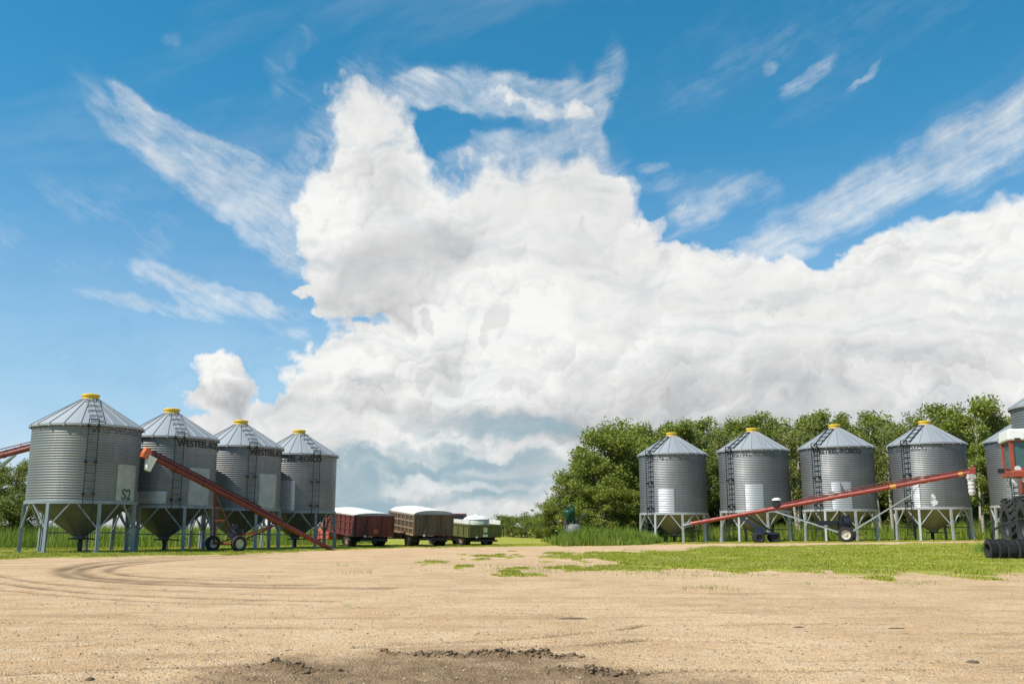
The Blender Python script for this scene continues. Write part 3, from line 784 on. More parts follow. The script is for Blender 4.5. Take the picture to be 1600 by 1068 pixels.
# ------------------------------------------------------------------ paints for machines
M['auger_red'] = mat('auger_red', (.20, .030, .016), .45, 0, .35, 3, dirt=.35, dirtcol=(.10, .05, .03, 1))
M['auger_orange'] = mat('auger_orange', (.62, .13, .04), .45, 0, .2, 4, dirt=.2)
M['bright_red'] = mat('bright_red', (.30, .038, .026), .42, 0, .2, 3, dirt=.25, dirtcol=(.30, .12, .08, 1))
M['rubber'] = mat('rubber', (.022, .022, .023), .8, 0, .4, 10, dirt=.35, dirtcol=(.10, .085, .065, 1))
M['cream'] = mat('cream_rim', (.62, .56, .43), .5, 0, .2, 6, dirt=.3)
M['white'] = mat('white_plastic', (.74, .74, .71), .5, 0, .1, 4)
M['pinkwhite'] = mat('dusty_white', (.62, .56, .52), .6, 0, .2, 8)
M['engine'] = mat('engine_black', (.03, .032, .045), .4, .3, .4, 9)
M['blue'] = mat('dark_blue_paint', (.02, .03, .075), .4, 0, .3, 6)
M['galv_pipe'] = mat('galvanised_pipe', (.40, .42, .42), .45, .5, .2, 6)
M['dull_steel'] = mat('dull_steel', (.12, .125, .12), .55, .4, .3, 6)
M['decal'] = mat('decal_yellow', (.55, .26, .05), .5, 0, .1, 4)

def wheel(parent, c, radius, width, axle, rim_m, name='wheel', lugs=0, rim_f=.56):
    """tyre with its rim as a sub-part; axle is the direction of the wheel's axis"""
    q = Vector(axle).normalized().to_track_quat('Z', 'X').to_matrix().to_4x4()
    mb = MB(); w = width / 2; ri = radius * rim_f
    mb.lathe([(ri, -w * .75), (ri * 1.06, -w * .95), (radius * .80, -w * 1.02), (radius * .95, -w * .86), (radius, -w * .55), (radius * 1.0, w * .55), (radius * .95, w * .86), (radius * .80, w * 1.02), (ri * 1.06, w * .95), (ri, w * .75), (ri, -w * .75)], 32, c=c, mtx=q)
    for k in range(lugs):
        for s in (-1, 1):
            a = 2 * PI * (k + (.5 if s > 0 else 0)) / lugs
            da = .22
            p0 = q @ Vector((radius * 1.015 * math.cos(a), radius * 1.015 * math.sin(a), s * w * .06))
            p1 = q @ Vector((radius * .985 * math.cos(a + da), radius * .985 * math.sin(a + da), s * w * .98))
            up = q @ Vector((math.cos(a), math.sin(a), 0))
            mb.bar(Vector(c) + p0, Vector(c) + p1, width * .11, radius * .075, up=up)
    o = mb.build(name, M['rubber'], parent, auto=35)
    rm = MB()
    rm.lathe([(ri * 1.02, -w * .8), (ri * 1.02, -w * .7), (ri * .88, -w * .6), (ri * .80, -w * .25), (ri * .35, -w * .15), (ri * .32, -w * .45), (0, -w * .48)], 24, c=c, mtx=q)
    rm.lathe([(ri * 1.02, w * .8), (ri * 1.02, w * .7), (ri * .88, w * .6), (ri * .80, w * .25), (ri * .35, w * .15), (ri * .32, w * .45), (0, w * .48)], 24, c=c, mtx=q)
    for k in range(6):
        a = 2 * PI * k / 6
        for s in (-1, 1): rm.box(Vector(c) + q @ Vector((ri * .55 * math.cos(a), ri * .55 * math.sin(a), s * w * .22)), (.03, .03, .03))
    rm.build('rim', rim_m, o, auto=35)
    return o

def auger_body(root, P0, P1, r, mtube, guard=(.36, .97), gm=None):
    d = (P1 - P0).normalized(); up = Vector((0, 0, 1)); up = (up - d * up.dot(d)).normalized()
    t = MB(); n = 7
    t.tube([P0, P1], r, 18)
    for k in range(1, n):
        p = P0.lerp(P1, k / n); t.tube([p - d * .05, p + d * .05], r + .022, 18)
    t.build('auger_tube', mtube, root, auto=40)
    g = MB(); a, b = P0.lerp(P1, guard[0]), P0.lerp(P1, guard[1])
    g.bar(a + up * (r + .055), b + up * (r + .055), .11, .07, up=up)
    L = (b - a).length; m = int(L / .45)
    for k in range(m + 1): g.bar(a + d * (L * k / m) + up * (r - .01), a + d * (L * k / m) + up * (r + .105), .13, .05, up=d)
    g.build('drive_guard', gm or mtube, root)
    return d, up

# ---- auger in front of the left row
def left_auger():
    P0, P1 = at(515, 856.5, 46.5), at(229, 709, 39.7)
    base = Vector((-12.5, 42.8, 0)); base.z = gz(base.x, base.y)
    root = thing('grain_auger', 'dark red portable grain auger on two cream-rimmed wheels, leaning across the left bins', 'grain auger', base)
    P0 -= base; P1 -= base
    d, up = auger_body(root, P0, P1, .108, M['auger_red'], (.30, .985))
    side = d.cross(Vector((0, 0, 1))).normalized()                 # axle direction, level
    b = MB(); u = P0.lerp(P1, .62)
    # chain with its cleats along the top edge
    ch = MB()
    for k in range(42):
        p = P0.lerp(P1, .42 + .56 * k / 42) + up * .245; ch.bar(p, p + d * .10, .10, .04, up=up)
    ch.build('chain', M['black_steel'], root)
    h = MB(); e = P1 + d * .02
    h.lathe([(0, -.14), (.17, -.14), (.19, -.10), (.19, .10), (.17, .14), (0, .14)], 20, c=e, mtx=side.to_track_quat('Z', 'X').to_matrix().to_4x4())
    h.bar(e - d * .06 + up * .02, e + d * .14 + up * .02, .30, .40, up=up)
    h.build('head_box', M['auger_orange'], root, auto=35)
    s = MB(); q = e - d * .22
    s.add([q + side * x * .17 + d * y for y in (-.24, .16) for x in (-1, 1)] + [q + side * x * .12 + d * y + Vector((-.05, 0, -.62)) for y in (-.04, .16) for x in (-1, 1)],
          [(0, 1, 3, 2), (4, 6, 7, 5), (0, 4, 5, 1), (1, 5, 7, 3), (3, 7, 6, 2), (2, 6, 4, 0)])
    s.build('discharge_spout', M['white'], root, bevel=.02)
    wr = .345
    ax = Vector((0, 0, wr)); ends = []
    for sg in (-1, 1):
        c = ax + side * sg * 1.08; g = gz(base.x + c.x, base.y + c.y) - base.z; c.z = g + wr + .01; ends.append(c)
        wheel(root, c, wr, .22, side, M['cream'])
    f = MB(); f.tube([ends[0], ends[1]], .045, 8)
    low = P0.lerp(P1, .31) - up * .12
    for c in ends: f.bar(c.lerp(ax, .25), low, .06, .06)
    f.bar(ends[0].lerp(low, .5), ends[1].lerp(low, .5), .05, .05)
    f.build('undercarriage', M['auger_red'], root)
    top = P0.lerp(P1, .655) - up * .10
    for c in ends:
        st = MB(); st.bar(c.lerp(ax, .12), top, .065, .05); st.build('lift_arm', M['auger_red'], root)
    for f_, w_ in ((.45, .05), (.7, .04)):
        cb = MB(); cb.bar(ends[0].lerp(top, f_), ends[1].lerp(top, f_), w_, w_); cb.build('cross_brace', M['auger_red'], root)
    en = MB(); c = ax + side * -.05 + Vector((.35, -.1, .42))
    en.box(c, (.46, .36, .30)); en.lathe([(0, -.16), (.15, -.16), (.15, .16), (0, .16)], 14, c=c + Vector((0, 0, .26))); en.box(c + Vector((.3, 0, .1)), (.2, .3, .22)); en.tube([c + Vector((-.2, 0, .1)), c + Vector((-.28, 0, .42))], .04, 8)
    en.build('engine', M['engine'], root, bevel=.02)
    it = MB(); it.tube([P0 - d * .05, P0 - d * .35], [.05, .05], 8)
    for k in range(6):
        a = 2 * PI * k / 6; o = side * math.cos(a) * .15 + up * math.sin(a) * .15; it.bar(P0 + o + d * .1, P0 + o - d * .32, .02, .02)
    it.build('intake_cage', M['dull_steel'], root)
left_auger()

# ---- long auger in front of the right row
def right_auger():
    P0, P1 = at(1079, 818, 57.0), at(1523, 736.5, 51.2)
    wc = at(1322, 837, 53.6)
    base = Vector((wc.x, wc.y + .9, gz(wc.x, wc.y)))
    root = thing('grain_auger', 'long bright red swing auger raised low in front of the right row of bins', 'grain auger', base)
    P0 -= base; P1 -= base; wc -= base
    d, up = auger_body(root, P0, P1, .115, M['bright_red'], (.33, .99), M['auger_red'])
    side = d.cross(Vector((0, 0, 1))).normalized()
    A = lambda f, h=0.0: P0.lerp(P1, f) + up * h
    h = MB(); h.bar(A(.985, .04), A(1.003, .04), .30, .32, up=up); h.bar(A(.993, .2), A(1.003, .2), .26, .26, up=up); h.build('head_box', M['bright_red'], root, bevel=.02)
    dc = MB()
    for f0, f1 in ((.722, .742), (.948, .962)): dc.tube([A(f0), A(f1)], .122, 18)
    dc.build('decal_band', M['decal'], root, auto=40)
    sp = MB(); c = A(.985, -.10)
    sp.box(c + Vector((0, 0, -.10)), (.40, .36, .24))
    prof = [(.0, -.18)]
    for k in range(4):
        z = -.2 - k * .20; prof += [(.16, z), (.185, z - .05), (.185, z - .13), (.155, z - .19)]
    prof += [(.145, -1.08), (.10, -1.08)]
    sp.lathe(prof, 18, c=c); sp.build('discharge_spout', M['pinkwhite'], root, auto=40)
    r = .42
    w0 = Vector((wc.x, wc.y, r)); w1 = w0 + side * -2.3 if side.y < 0 else w0 + side * 2.3
    for w in (w0, w1):
        w.z = gz(base.x + w.x, base.y + w.y) - base.z + r + .005
        wheel(root, w, r, .24, side, M['cream'], rim_f=.60)
    f = MB(); f.tube([w0, w1], .05, 8); fl = A(.315, -.16)
    f.build('axle', M['dull_steel'], root)
    for w, m in ((w0, 'galv_pipe'), (w1, 'dull_steel')):
        la = MB(); la.bar(w + (w1 - w0) * (.06 if w is w0 else -.06), fl, .10, .08); la.build('lower_arm', M[m], root)
        up_ = MB(); up_.bar(w + (w1 - w0) * (.1 if w is w0 else -.1), A(.79, -.55), .07, .06); up_.build('lift_pole', M['galv_pipe'], root)
    cb = MB()
    for w in (w0, w1): cb.tube([A(.79, -.55), A(.80, -.35), A(.82, -.14)], .018, 6)
    cb.build('lift_chain', M['black_steel'], root)
    en = MB(); c = w0.lerp(w1, .35) + Vector((-.15, 0, .55))
    en.box(c, (.55, .5, .42)); en.lathe([(0, -.2), (.24, -.2), (.24, .2), (0, .2)], 16, 'X', c + Vector((.15, -.2, .12))); en.box(c + Vector((.05, 0, .36)), (.5, .42, .26)); en.box(c + Vector((-.9, 0, .08)), (1.1, .3, .26)); en.tube([c + Vector((-.15, 0, .4)), c + Vector((-.2, 0, .75))], .05, 8)
    en.build('engine', M['engine'], root, bevel=.03)
    pl_ = MB(); c = A(.325, .26); q = side.to_track_quat('Z', 'X').to_matrix().to_4x4()
    pl_.lathe([(0, -.16), (.21, -.16), (.21, .16), (0, .16)], 18, c=c, mtx=q); pl_.build('pulley_drum', M['black_steel'], root, auto=35)
    cp = MB(); cp.lathe([(.26, 0), (.24, .08), (.12, .14), (0, .15)], 18, c=c + Vector((0.05, 0, .17))); cp.build('drum_cap', M['white'], root, auto=35)
    fin = MB(); p = A(.565, .2); fin.add([p + d * -.12 + side * s for s in (-.02, .02)] + [p + d * .12 + side * s for s in (-.02, .02)] + [p + d * -.16 + Vector((0, 0, .62)) + side * s for s in (-.02, .02)], [(0, 2, 3, 1), (0, 4, 2), (1, 3, 5), (0, 1, 5, 4), (2, 4, 5, 3)])
    fin.build('marker_fin', M['dull_steel'], root)
    tr = MB()                                                     # truss rods over the tube
    tr.tube([A(.34, .16), A(.46, .30), A(.72, .30), A(.97, .18)], .02, 6)
    for f_ in (.46, .58, .72, .85): tr.bar(A(f_, .1), A(f_, .3), .04, .04)
    tr.build('truss_rod', M['auger_red'], root)
    # mover carriage with its two dark wheels
    mc = MB(); hp = A(.185, -.1); m0 = at(1187, 839, 55.2) - base; m1 = at(1211, 839, 55.6) - base
    rr_ = .30
    for m_ in (m0, m1):
        m_.z = gz(base.x + m_.x, base.y + m_.y) - base.z + rr_ + .005
        for k in (0, 1): wheel(root, m_ + Vector((0, .55 * k, 0)), rr_, .20, (.12, 1, 0), M['black_steel'], 'mover_wheel')
    mc.bar(hp, m0.lerp(m1, .4) + Vector((0, .25, .32)), .16, .14); mc.bar(hp + d * .4, m1 + Vector((0, .25, .28)), .10, .10)
    mc.box(m0.lerp(m1, .5) + Vector((0, .28, .24)), (1.3, .5, .12)); mc.box(m0 + Vector((.1, .25, .42)), (.5, .4, .30))
    mc.bar(m0 + Vector((0, .0, 0)), m0 + Vector((0, .55, 0)), .08, .08); mc.bar(m1, m1 + Vector((0, .55, 0)), .08, .08)
    mc.build('mover_carriage', M['blue'], root)
    it = MB(); it.tube([P0, P0 - d * .42], .05, 8)
    for k in range(6):
        a = 2 * PI * k / 6; o = side * math.cos(a) * .14 + up * math.sin(a) * .14; it.bar(P0 + o + d * .1, P0 + o - d * .36, .025, .025)
    it.build('intake_cage', M['galv_pipe'], root)
right_auger()

# ---- auger behind the left row, running out of the picture
def far_auger():
    P1, P0 = at(97, 687, 47.5), at(-520, 848, 50)
    wc = at(-150, 852, 48.2); base = Vector((wc.x, wc.y, gz(wc.x, wc.y)))
    root = thing('grain_auger', 'red grain auger sloping out from behind the leftmost bin at the left edge', 'grain auger', base)
    P0 -= base; P1 -= base
    d, up = auger_body(root, P0, P1, .13, M['auger_red'], (.3, .99))
    side = d.cross(Vector((0, 0, 1))).normalized()
    h = MB(); h.bar(P1 - d * .3, P1 + d * .15, .4, .45, up=up); h.build('head_box', M['auger_orange'], root, bevel=.02)
    tr = MB(); tr.tube([P0.lerp(P1, .4) + up * .2, P0.lerp(P1, .6) + up * .42, P0.lerp(P1, .97) + up * .3], .025, 6)
    for f in (.5, .6, .7, .8, .9): tr.bar(P0.lerp(P1, f), P0.lerp(P1, f) + up * .36, .03, .03)
    tr.build('truss_rod', M['auger_red'], root)
    cs = []
    for s in (-1, 1):
        c = side * s * 1.2; c.z = gz(base.x + c.x, base.y + c.y) - base.z + .36; cs.append(c); wheel(root, c, .355, .23, side, M['cream'])
    ax = MB(); ax.tube(cs, .05, 8); ax.build('axle', M['dull_steel'], root)
    for c in cs:
        st = MB(); st.bar(c * .92, P0.lerp(P1, .885) - up * .12, .10, .08); st.build('lift_arm', M['galv_pipe'], root)
        st = MB(); st.bar(c * .92, P0.lerp(P1, .40) - up * .12, .08, .07); st.build('lower_arm', M['galv_pipe'], root)
far_auger()

# ------------------------------------------------------------------ grain trucks
M['truck_red'] = mat('truck_red', (.17, .026, .018), .5, 0, .5, 1.4, dirt=.6, dirtcol=(.075, .03, .022, 1), stretch=(3, 3, .45))
M['truck_orange'] = mat('truck_orange_red', (.52, .10, .055), .5, 0, .25, 3, dirt=.2)
M['truck_brown'] = mat('truck_brown', (.105, .075, .043), .6, 0, .5, 1.4, dirt=.6, dirtcol=(.05, .04, .025, 1), stretch=(3, 3, .45))
M['truck_rail'] = mat('truck_rail', (.34, .22, .13), .6, 0, .3, 4, dirt=.3)
M['truck_green'] = mat('truck_green', (.13, .14, .028), .55, 0, .4, 1.2, dirt=.75, dirtcol=(.10, .055, .028, 1), stretch=(2, 2, .6))
M['maroon'] = mat('maroon_cab', (.24, .085, .075), .5, 0, .3, 3)
M['tarp'] = mat('white_tarp', (.72, .69, .61), .65, 0, .12, 1.5, dirt=.25)
M['tarp_end'] = mat('grey_tarp_end', (.33, .36, .34), .65, 0, .2, 2)
M['glass'] = mat('dark_glass', (.03, .045, .05), .08, 0, .2, 2)
M['lamp_red'] = mat('red_lamp', (.16, .015, .012), .3, 0, .1, 4)
M['rust'] = mat('rusty_rim', (.30, .17, .09), .6, .2, .4, 6)
M['palewheel'] = mat('pale_tyre_mark', (.42, .36, .30), .7, 0, .3, 7)
M['plate'] = mat('pale_plate', (.60, .63, .42), .5, 0, .1, 6)

def grain_truck(label, corner_l, yaw, W, Lb, H, zb, tilt, body, rail, cab_m, tarp=None, posts=6, rails=2, board=None, rim_m='rust', details='none'):
    """corner_l: the box's rear left corner on the ground; the truck points away along azimuth yaw"""
    fw, rt = azv(yaw), azv(yaw + 90)
    org = Vector(corner_l) + rt * W / 2
    org.z = gz(*(org + fw * 1.4)[:2])
    root = thing('grain_truck', label, 'truck', org, -R(yaw), 'grain trucks parked beyond the left bins')
    T = Matrix.Translation((0, 0, zb)) @ Matrix.Rotation(R(tilt), 4, 'X')
    P = lambda x, y, z: T @ Vector((x, y, z))
    RT = Matrix.Rotation(R(tilt), 4, 'X')
    hw = W / 2
    b = MB()                                                    # box floor, sides and front wall
    b.box(P(0, Lb / 2, .03), (W, Lb, .06), mtx=RT)
    for s in (-1, 1):
        b.box(P(s * (hw - .03), Lb / 2, .06 + (H - .06) / 2), (.06, Lb, H - .06), mtx=RT)
    b.box(P(0, Lb - .03, .06 + (H - .06) / 2), (W - .12, .06, H - .06), mtx=RT)
    b.build('box', M[body], root)
    rl = MB()
    for s in (-1, 1):
        for k in range(posts):
            y = .05 + (Lb - .1) * k / (posts - 1); rl.box(P(s * (hw + .025), y, H / 2), (.055, .085, H), mtx=RT)
        for k in range(rails + 2):
            z = H * k / (rails + 1); z = min(max(z, .05), H - .04); rl.box(P(s * (hw + .018), Lb / 2, z), (.04, Lb, .085 if 0 < k < rails + 1 else .12), mtx=RT)
    rl.build('side_rails', M[rail], root)
    tg = MB(); tg.box(P(0, -.035, H / 2), (W, .06, H - .02), mtx=RT)
    for x in (-hw + .05, -hw * .36, hw * .36, hw - .05): tg.box(P(x, -.08, H / 2), (.09, .04, H), mtx=RT)
    for z in (.06, H - .06): tg.box(P(0, -.075, z), (W, .035, .10), mtx=RT)
    tgo = tg.build('tailgate', M[body], root)
    if details == 'scar':
        q = MB(); q.box(P(.05, -.105, .30), (.34, .02, .26), mtx=RT); q.build('bare_patch', M['truck_orange'], tgo)
    if details == 'sign':
        q = MB(); q.box(P(-.02, -.105, .46), (.26, .02, .30), mtx=RT); q.build('reflector_sign', M['plate'], tgo)
        q = MB(); q.box(P(-.02, -.11, .12), (.32, .02, .14), mtx=RT); q.build('number_plate', M['white'], tgo)
    if tarp:
        peak, fpeak = tarp; n = 12; ny = 8; t = MB()
        for i in range(ny + 1):
            y = -.02 + (Lb + .04) * i / ny; pk = peak + (fpeak - peak) * i / ny
            if i == ny: pk *= .9
            for j in range(n + 1):
                a = PI * j / n
                t.v.append(P(-math.cos(a) * (hw + .05), y, H - .03 + math.sin(a) ** .8 * pk + .012 * math.sin(i * 2.4 + j)))
        for i in range(ny):
            for j in range(n):
                a = i * (n + 1) + j; t.f.append((a, a + 1, a + n + 2, a + n + 1))
        to = t.build('tarp', M['tarp'], root, smooth=True)
        sm = to.modifiers.new('solid', 'SOLIDIFY'); sm.thickness = .02
        for y, pk, nm in ((-.04, peak, 'tarp_end'), (Lb + .02, fpeak * .9, 'tarp_end')):
            e = MB(); ring = [P(-math.cos(PI * j / n) * (hw + .055), y, H - .05 + math.sin(PI * j / n) ** .8 * (pk + .02)) for j in range(n + 1)]
            ring2 = [v + RT @ Vector((0, .05, 0)) for v in ring]; k = n + 1
            e.add(ring + ring2, [tuple(range(k)), tuple(range(2 * k - 1, k - 1, -1))] + [(i, i + 1, i + 1 + k, i + k) for i in range(n)] + [(n, 0, k, k + n)])
            e.build(nm, M['tarp_end'], root)
        rb = MB(); rb.tube([P(-hw * .85, -.10, H + .05), P(-hw * .42, -.12, H * .38), P(-hw * .5, -.12, H * .14)], .022, 6); rb.build('tarp_crank', M['dull_steel'], root)
    if board:
        for s in (-1, 1):
            q = MB(); q.box(P(s * (hw - .03), Lb * .5, H + .13), (.05, Lb, .27), mtx=RT)
            for k in range(5): q.box(P(s * (hw - .03), Lb * (.04 + .23 * k), H + .10), (.09, .07, .32), mtx=RT)
            q.build('side_board', M['tarp'], root)
    # chassis, axles and wheels
    wr = .47
    ch = MB()
    for s in (-1, 1): ch.bar((s * .42, .1, zb - .16), (s * .42, Lb + 3.0, zb - .10), .09, .22)
    for y in (.3, 1.4, Lb + 2.3): ch.bar((-hw + .25, y, wr + .02) if y > .5 else (-.5, y, zb - .16), (hw - .25, y, wr + .02) if y > .5 else (.5, y, zb - .16), .12, .12)
    ch.bar((-.85, .0, zb - .20), (.85, .0, zb - .20), .10, .12); ch.box((0, .0, zb - .34), (.2, .25, .12)); ch.bar((-.42, .9, zb - .1), (.1, 2.6, .5), .12, .12)
    ch.lathe([(0, -.35), (.24, -.35), (.24, .35), (0, .35)], 14, 'X', (-.1, Lb * .75, zb - .35))
    ch.build('chassis', M['black_steel'], root)
    for s in (-1, 1):
        for q in (0, 1):
            wheel(root, (s * (hw - .16 - q * .30), 1.4, wr - .02), wr, .25, (1, 0, 0), M[rim_m], 'rear_wheel', rim_f=.60)
        wheel(root, (s * (hw - .22), Lb + 2.3, wr - .02), wr, .25, (1, 0, 0), M[rim_m], 'front_wheel', rim_f=.6)
        q = MB(); q.box((s * (hw - .34), .72, .62), (.58, .03, .62)); q.build('mud_flap', M['rubber'], root)
        q = MB(); q.lathe([(0, -.03), (.07, -.03), (.07, .02), (0, .02)], 12, 'Y', (s * .62, -.09, zb + .02)); q.build('tail_lamp', M['white'] if s < 0 else M['lamp_red'], root, auto=30)
    # cab and hood beyond the box
    y0 = Lb + .18; ch_ = zb + .95
    cb = MB(); cb.box((0, y0 + .75, zb + .30), (W * .84, 1.5, 1.0)); cb.box((0, y0 + .70, zb + 1.18), (W * .80, 1.36, .76), taper=.90); cb.box((0, y0 + 2.15, zb + .12), (W * .66, 1.35, .72), taper=.94)
    for s in (-1, 1): cb.box((s * W * .38, y0 + 2.1, zb - .02), (.42, 1.15, .40), taper=.8)
    cbo = cb.build('cab', M[cab_m], root, bevel=.05)
    gl = MB(); gl.box((0, y0 + .02, zb + 1.2), (W * .5, .05, .42)); gl.box((0, y0 + 1.395, zb + 1.18), (W * .66, .05, .5)); 
    gl.build('window', M['glass'], cbo)
    for s in (-1, 1):
        q = MB(); q.bar((s * W * .40, y0 + 1.1, zb + 1.0), (s * (hw + .10), y0 + 1.15, zb + 1.12), .03, .03); q.box((s * (hw + .12), y0 + 1.15, zb + 1.12), (.04 + .14, .05, .36)); q.build('mirror', M['black_steel'], root)
    return root, P

cA = at(554, 836, 57.3)
grain_truck('dusty red grain truck with a white roll tarp, nearest the left bins', cA, -31, 2.45, 4.7, 1.22, .62, 3.6, 'truck_red', 'truck_red', 'truck_orange', (.17, .36), 7, 2, details='scar')
cB = at(646.5, 834.5, 57.6)
grain_truck('brown wooden-sided grain truck with a white arched tarp, middle one of three', cB, -25, 2.45, 4.5, 1.24, .67, 3.6, 'truck_brown', 'truck_rail', 'truck_brown', (.26, .40), 7, 2)
cG = at(733, 838, 61.5)
gtr, PG = grain_truck('low green grain truck with white side boards, rightmost of the three', cG, -27, 2.2, 4.3, .80, .53, 2.6, 'truck_green', 'truck_green', 'maroon', None, 6, 0, board=True, details='sign')
def tank():
    c = gtr.matrix_basis @ PG(-.12, 1.05, .06)
    root = thing('plastic_tank', 'round white plastic tank with a domed lid standing in the green truck box', 'tank', c, 0)
    b = MB(); b.lathe([(0, 0), (.80, 0), (.84, .05), (.84, .95), (.80, 1.0), (.0, 1.0)], 32); b.build('tank_body', mat('cloudy_plastic', (.50, .52, .40), .4, 0, .08, 2), root, auto=40)
    d = MB(); d.lathe([(.86, .99), (.86, 1.03), (.66, 1.19), (.35, 1.27), (.2, 1.29), (.19, 1.34), (0, 1.35)], 32); d.build('dome_lid', M['white'], root, auto=40)
tank()

# ------------------------------------------------------------------ tractor at the right edge
M['tractor_red'] = mat('tractor_red', (.36, .062, .028), .4, 0, .2, 3, dirt=.25, dirtcol=(.20, .06, .03, 1))
M['roof_white'] = mat('cab_roof_white', (.70, .68, .62), .5, 0, .1, 3)
M['tint'] = mat('tinted_glass', (.05, .12, .11), .06, 0, .2, 1)
M['lamp_glass'] = mat('lamp_glass', (.62, .62, .58), .15, 0, .1, 5)
def tractor():
    fp = at(1581, 734, 33.4); yaw = 16
    fw, rt = azv(yaw), azv(yaw + 90)
    org = Vector((fp.x, fp.y, 0)) + rt * .86 - fw * .55; org.z = gz(org.x, org.y) + .02
    root = thing('tractor', 'red articulated farm tractor with a white cab roof, cut off by the right edge', 'tractor', org, -R(yaw))
    dz = fp.z - org.z                                            # height of the deck under the cab windows
    y0, y1, hw = .55, 2.0, .86
    rz_ = dz + 1.10
    fr = MB()
    for x in (-hw, hw):
        for y in (y0, y1): fr.box((x - math.copysign(.06, x), y + (.06 if y == y0 else -.06), dz + .53), (.125, .12, 1.06))
    for y in (y0 + .06, y1 - .06):
        fr.box((0, y, dz + .04), (2 * hw - .25, .11, .08)); fr.box((0, y, dz + 1.02), (2 * hw - .25, .11, .08))
    for x in (-hw + .06, hw - .06):
        fr.box((x, (y0 + y1) / 2, dz + .035), (.11, y1 - y0 - .24, .07)); fr.box((x, (y0 + y1) / 2, dz + 1.02), (.11, y1 - y0 - .24, .08))
    fro = fr.build('cab_frame', M['tractor_red'], root, bevel=.012)
    for nm, c, s in (('window', (0, y0 + .06, dz + .53), (2 * hw - .25, .02, .88)), ('window', (0, y1 - .06, dz + .53), (2 * hw - .25, .02, .88)),
                     ('window', (-hw + .06, (y0 + y1) / 2, dz + .53), (.02, y1 - y0 - .24, .88)), ('window', (hw - .06, (y0 + y1) / 2, dz + .53), (.02, y1 - y0 - .24, .88))):
        q = MB(); q.box(c, s); q.build(nm, M['tint'], fro)
    rf = MB(); rf.box((0, (y0 + y1) / 2, rz_ + .12), (2 * hw + .12, y1 - y0 + .18, .40), taper=.95); rf.build('cab_roof', M['roof_white'], root, bevel=.05)
    st = MB(); st.box((.1, 1.4, dz + .05), (.5, .5, .12)); st.box((.1, 1.65, dz + .4), (.48, .12, .6)); st.build('seat', M['black_steel'], root, bevel=.03)
    dk = MB(); dk.box((0, 1.0, dz - .12), (2 * hw + .14, 1.9, .20)); dk.box((-hw + .15, .25, dz - .16), (.5, .5, .22))
    dk.box((.32, .9, dz - .52), (.66, 1.5, .56)); dk.bar((.32, .5, dz - .30), (.32, -.9, dz - .85), .62, .45)
    dk.build('body', M['tractor_red'], root, bevel=.03)
    hd = MB(); hd.box((.25, 2.6, dz - .30), (.8, 1.2, .9), taper=.92); hd.box((.25, 3.24, dz - .32), (.66, .08, .7)); hd.build('hood', M['tractor_red'], root, bevel=.06)
    ex = MB(); ex.tube([(.3, 2.7, dz + .2), (.3, 2.7, dz + 1.0)], .06, 10); ex.build('exhaust', M['black_steel'], root)
    ch = MB(); ch.box((0, 1.6, dz - 1.05), (.5, 5.0, .45)); ch.bar((-.6, 0, .96), (.6, 0, .96), .26, .26); ch.bar((-.6, 2.6, .96), (.6, 2.6, .96), .26, .26); ch.build('chassis', M['black_steel'], root)
    for y in (0, 2.6):
        for s in (-1, 1):
            wheel(root, (s * .62, y, .96), .96, .47, (1, 0, 0), M['black_steel'], 'wheel', lugs=22, rim_f=.55)
    ld = MB()
    for s in (0, .42): ld.bar((-hw - .02 + .0, y0 + .35 + s, dz - .15), (-hw - .05, y0 + .35 + s, dz - 1.0), .035, .035)
    for k in range(4): ld.bar((-hw - .03, y0 + .35, dz - .28 - k * .2), (-hw - .03, y0 + .77, dz - .28 - k * .2), .05, .03)
    ld.build('step_ladder', M['galv_pipe'], root)
    for c, r_ in (((-hw + .10, y0 - .42, dz + .02), .10), ((-hw - .02, y0 - .30, dz - .38), .085), ((-hw + .28, y0 - .42, dz - .34), .10)):
        l = MB(); l.lathe([(0, -.05), (r_, -.05), (r_ * 1.05, 0), (r_ * .6, .09), (0, .11)], 16, 'Y', c); lo = l.build('work_lamp', M['lamp_glass'], root, auto=35)
    mb = MB(); mb.bar((-hw, y0 + .2, dz + .02), (-hw - .28, y0 + .1, dz + .03), .03, .03); mb.box((-hw - .32, y0 + .1, dz - .02), (.22, .04, .16)); mb.build('mirror', M['black_steel'], root)
    bl = MB(); bl.box((-hw + .55, y0 - .08, rz_ + .06), (.12, .1, .22)); bl.box((-hw + .25, y0 - .06, rz_ - .04), (.18, .1, .07)); bl.build('roof_lamp', M['black_steel'], root)
    hs = MB()
    for k in range(2):
        o = .03 * k
        hs.tube([(-.6, -1.05 + o, 1.25), (-1.1, -1.15, 1.18), (-1.62, -1.12, 1.02 - o), (-1.95, -1.05, .82 - o), (-1.98 + o, -1.0, .58), (-1.75, -.95, .36 + o), (-1.35, -.9, .30)], .024, 8)
    hs.build('hose', M['rubber'], root, smooth=True)
tractor()

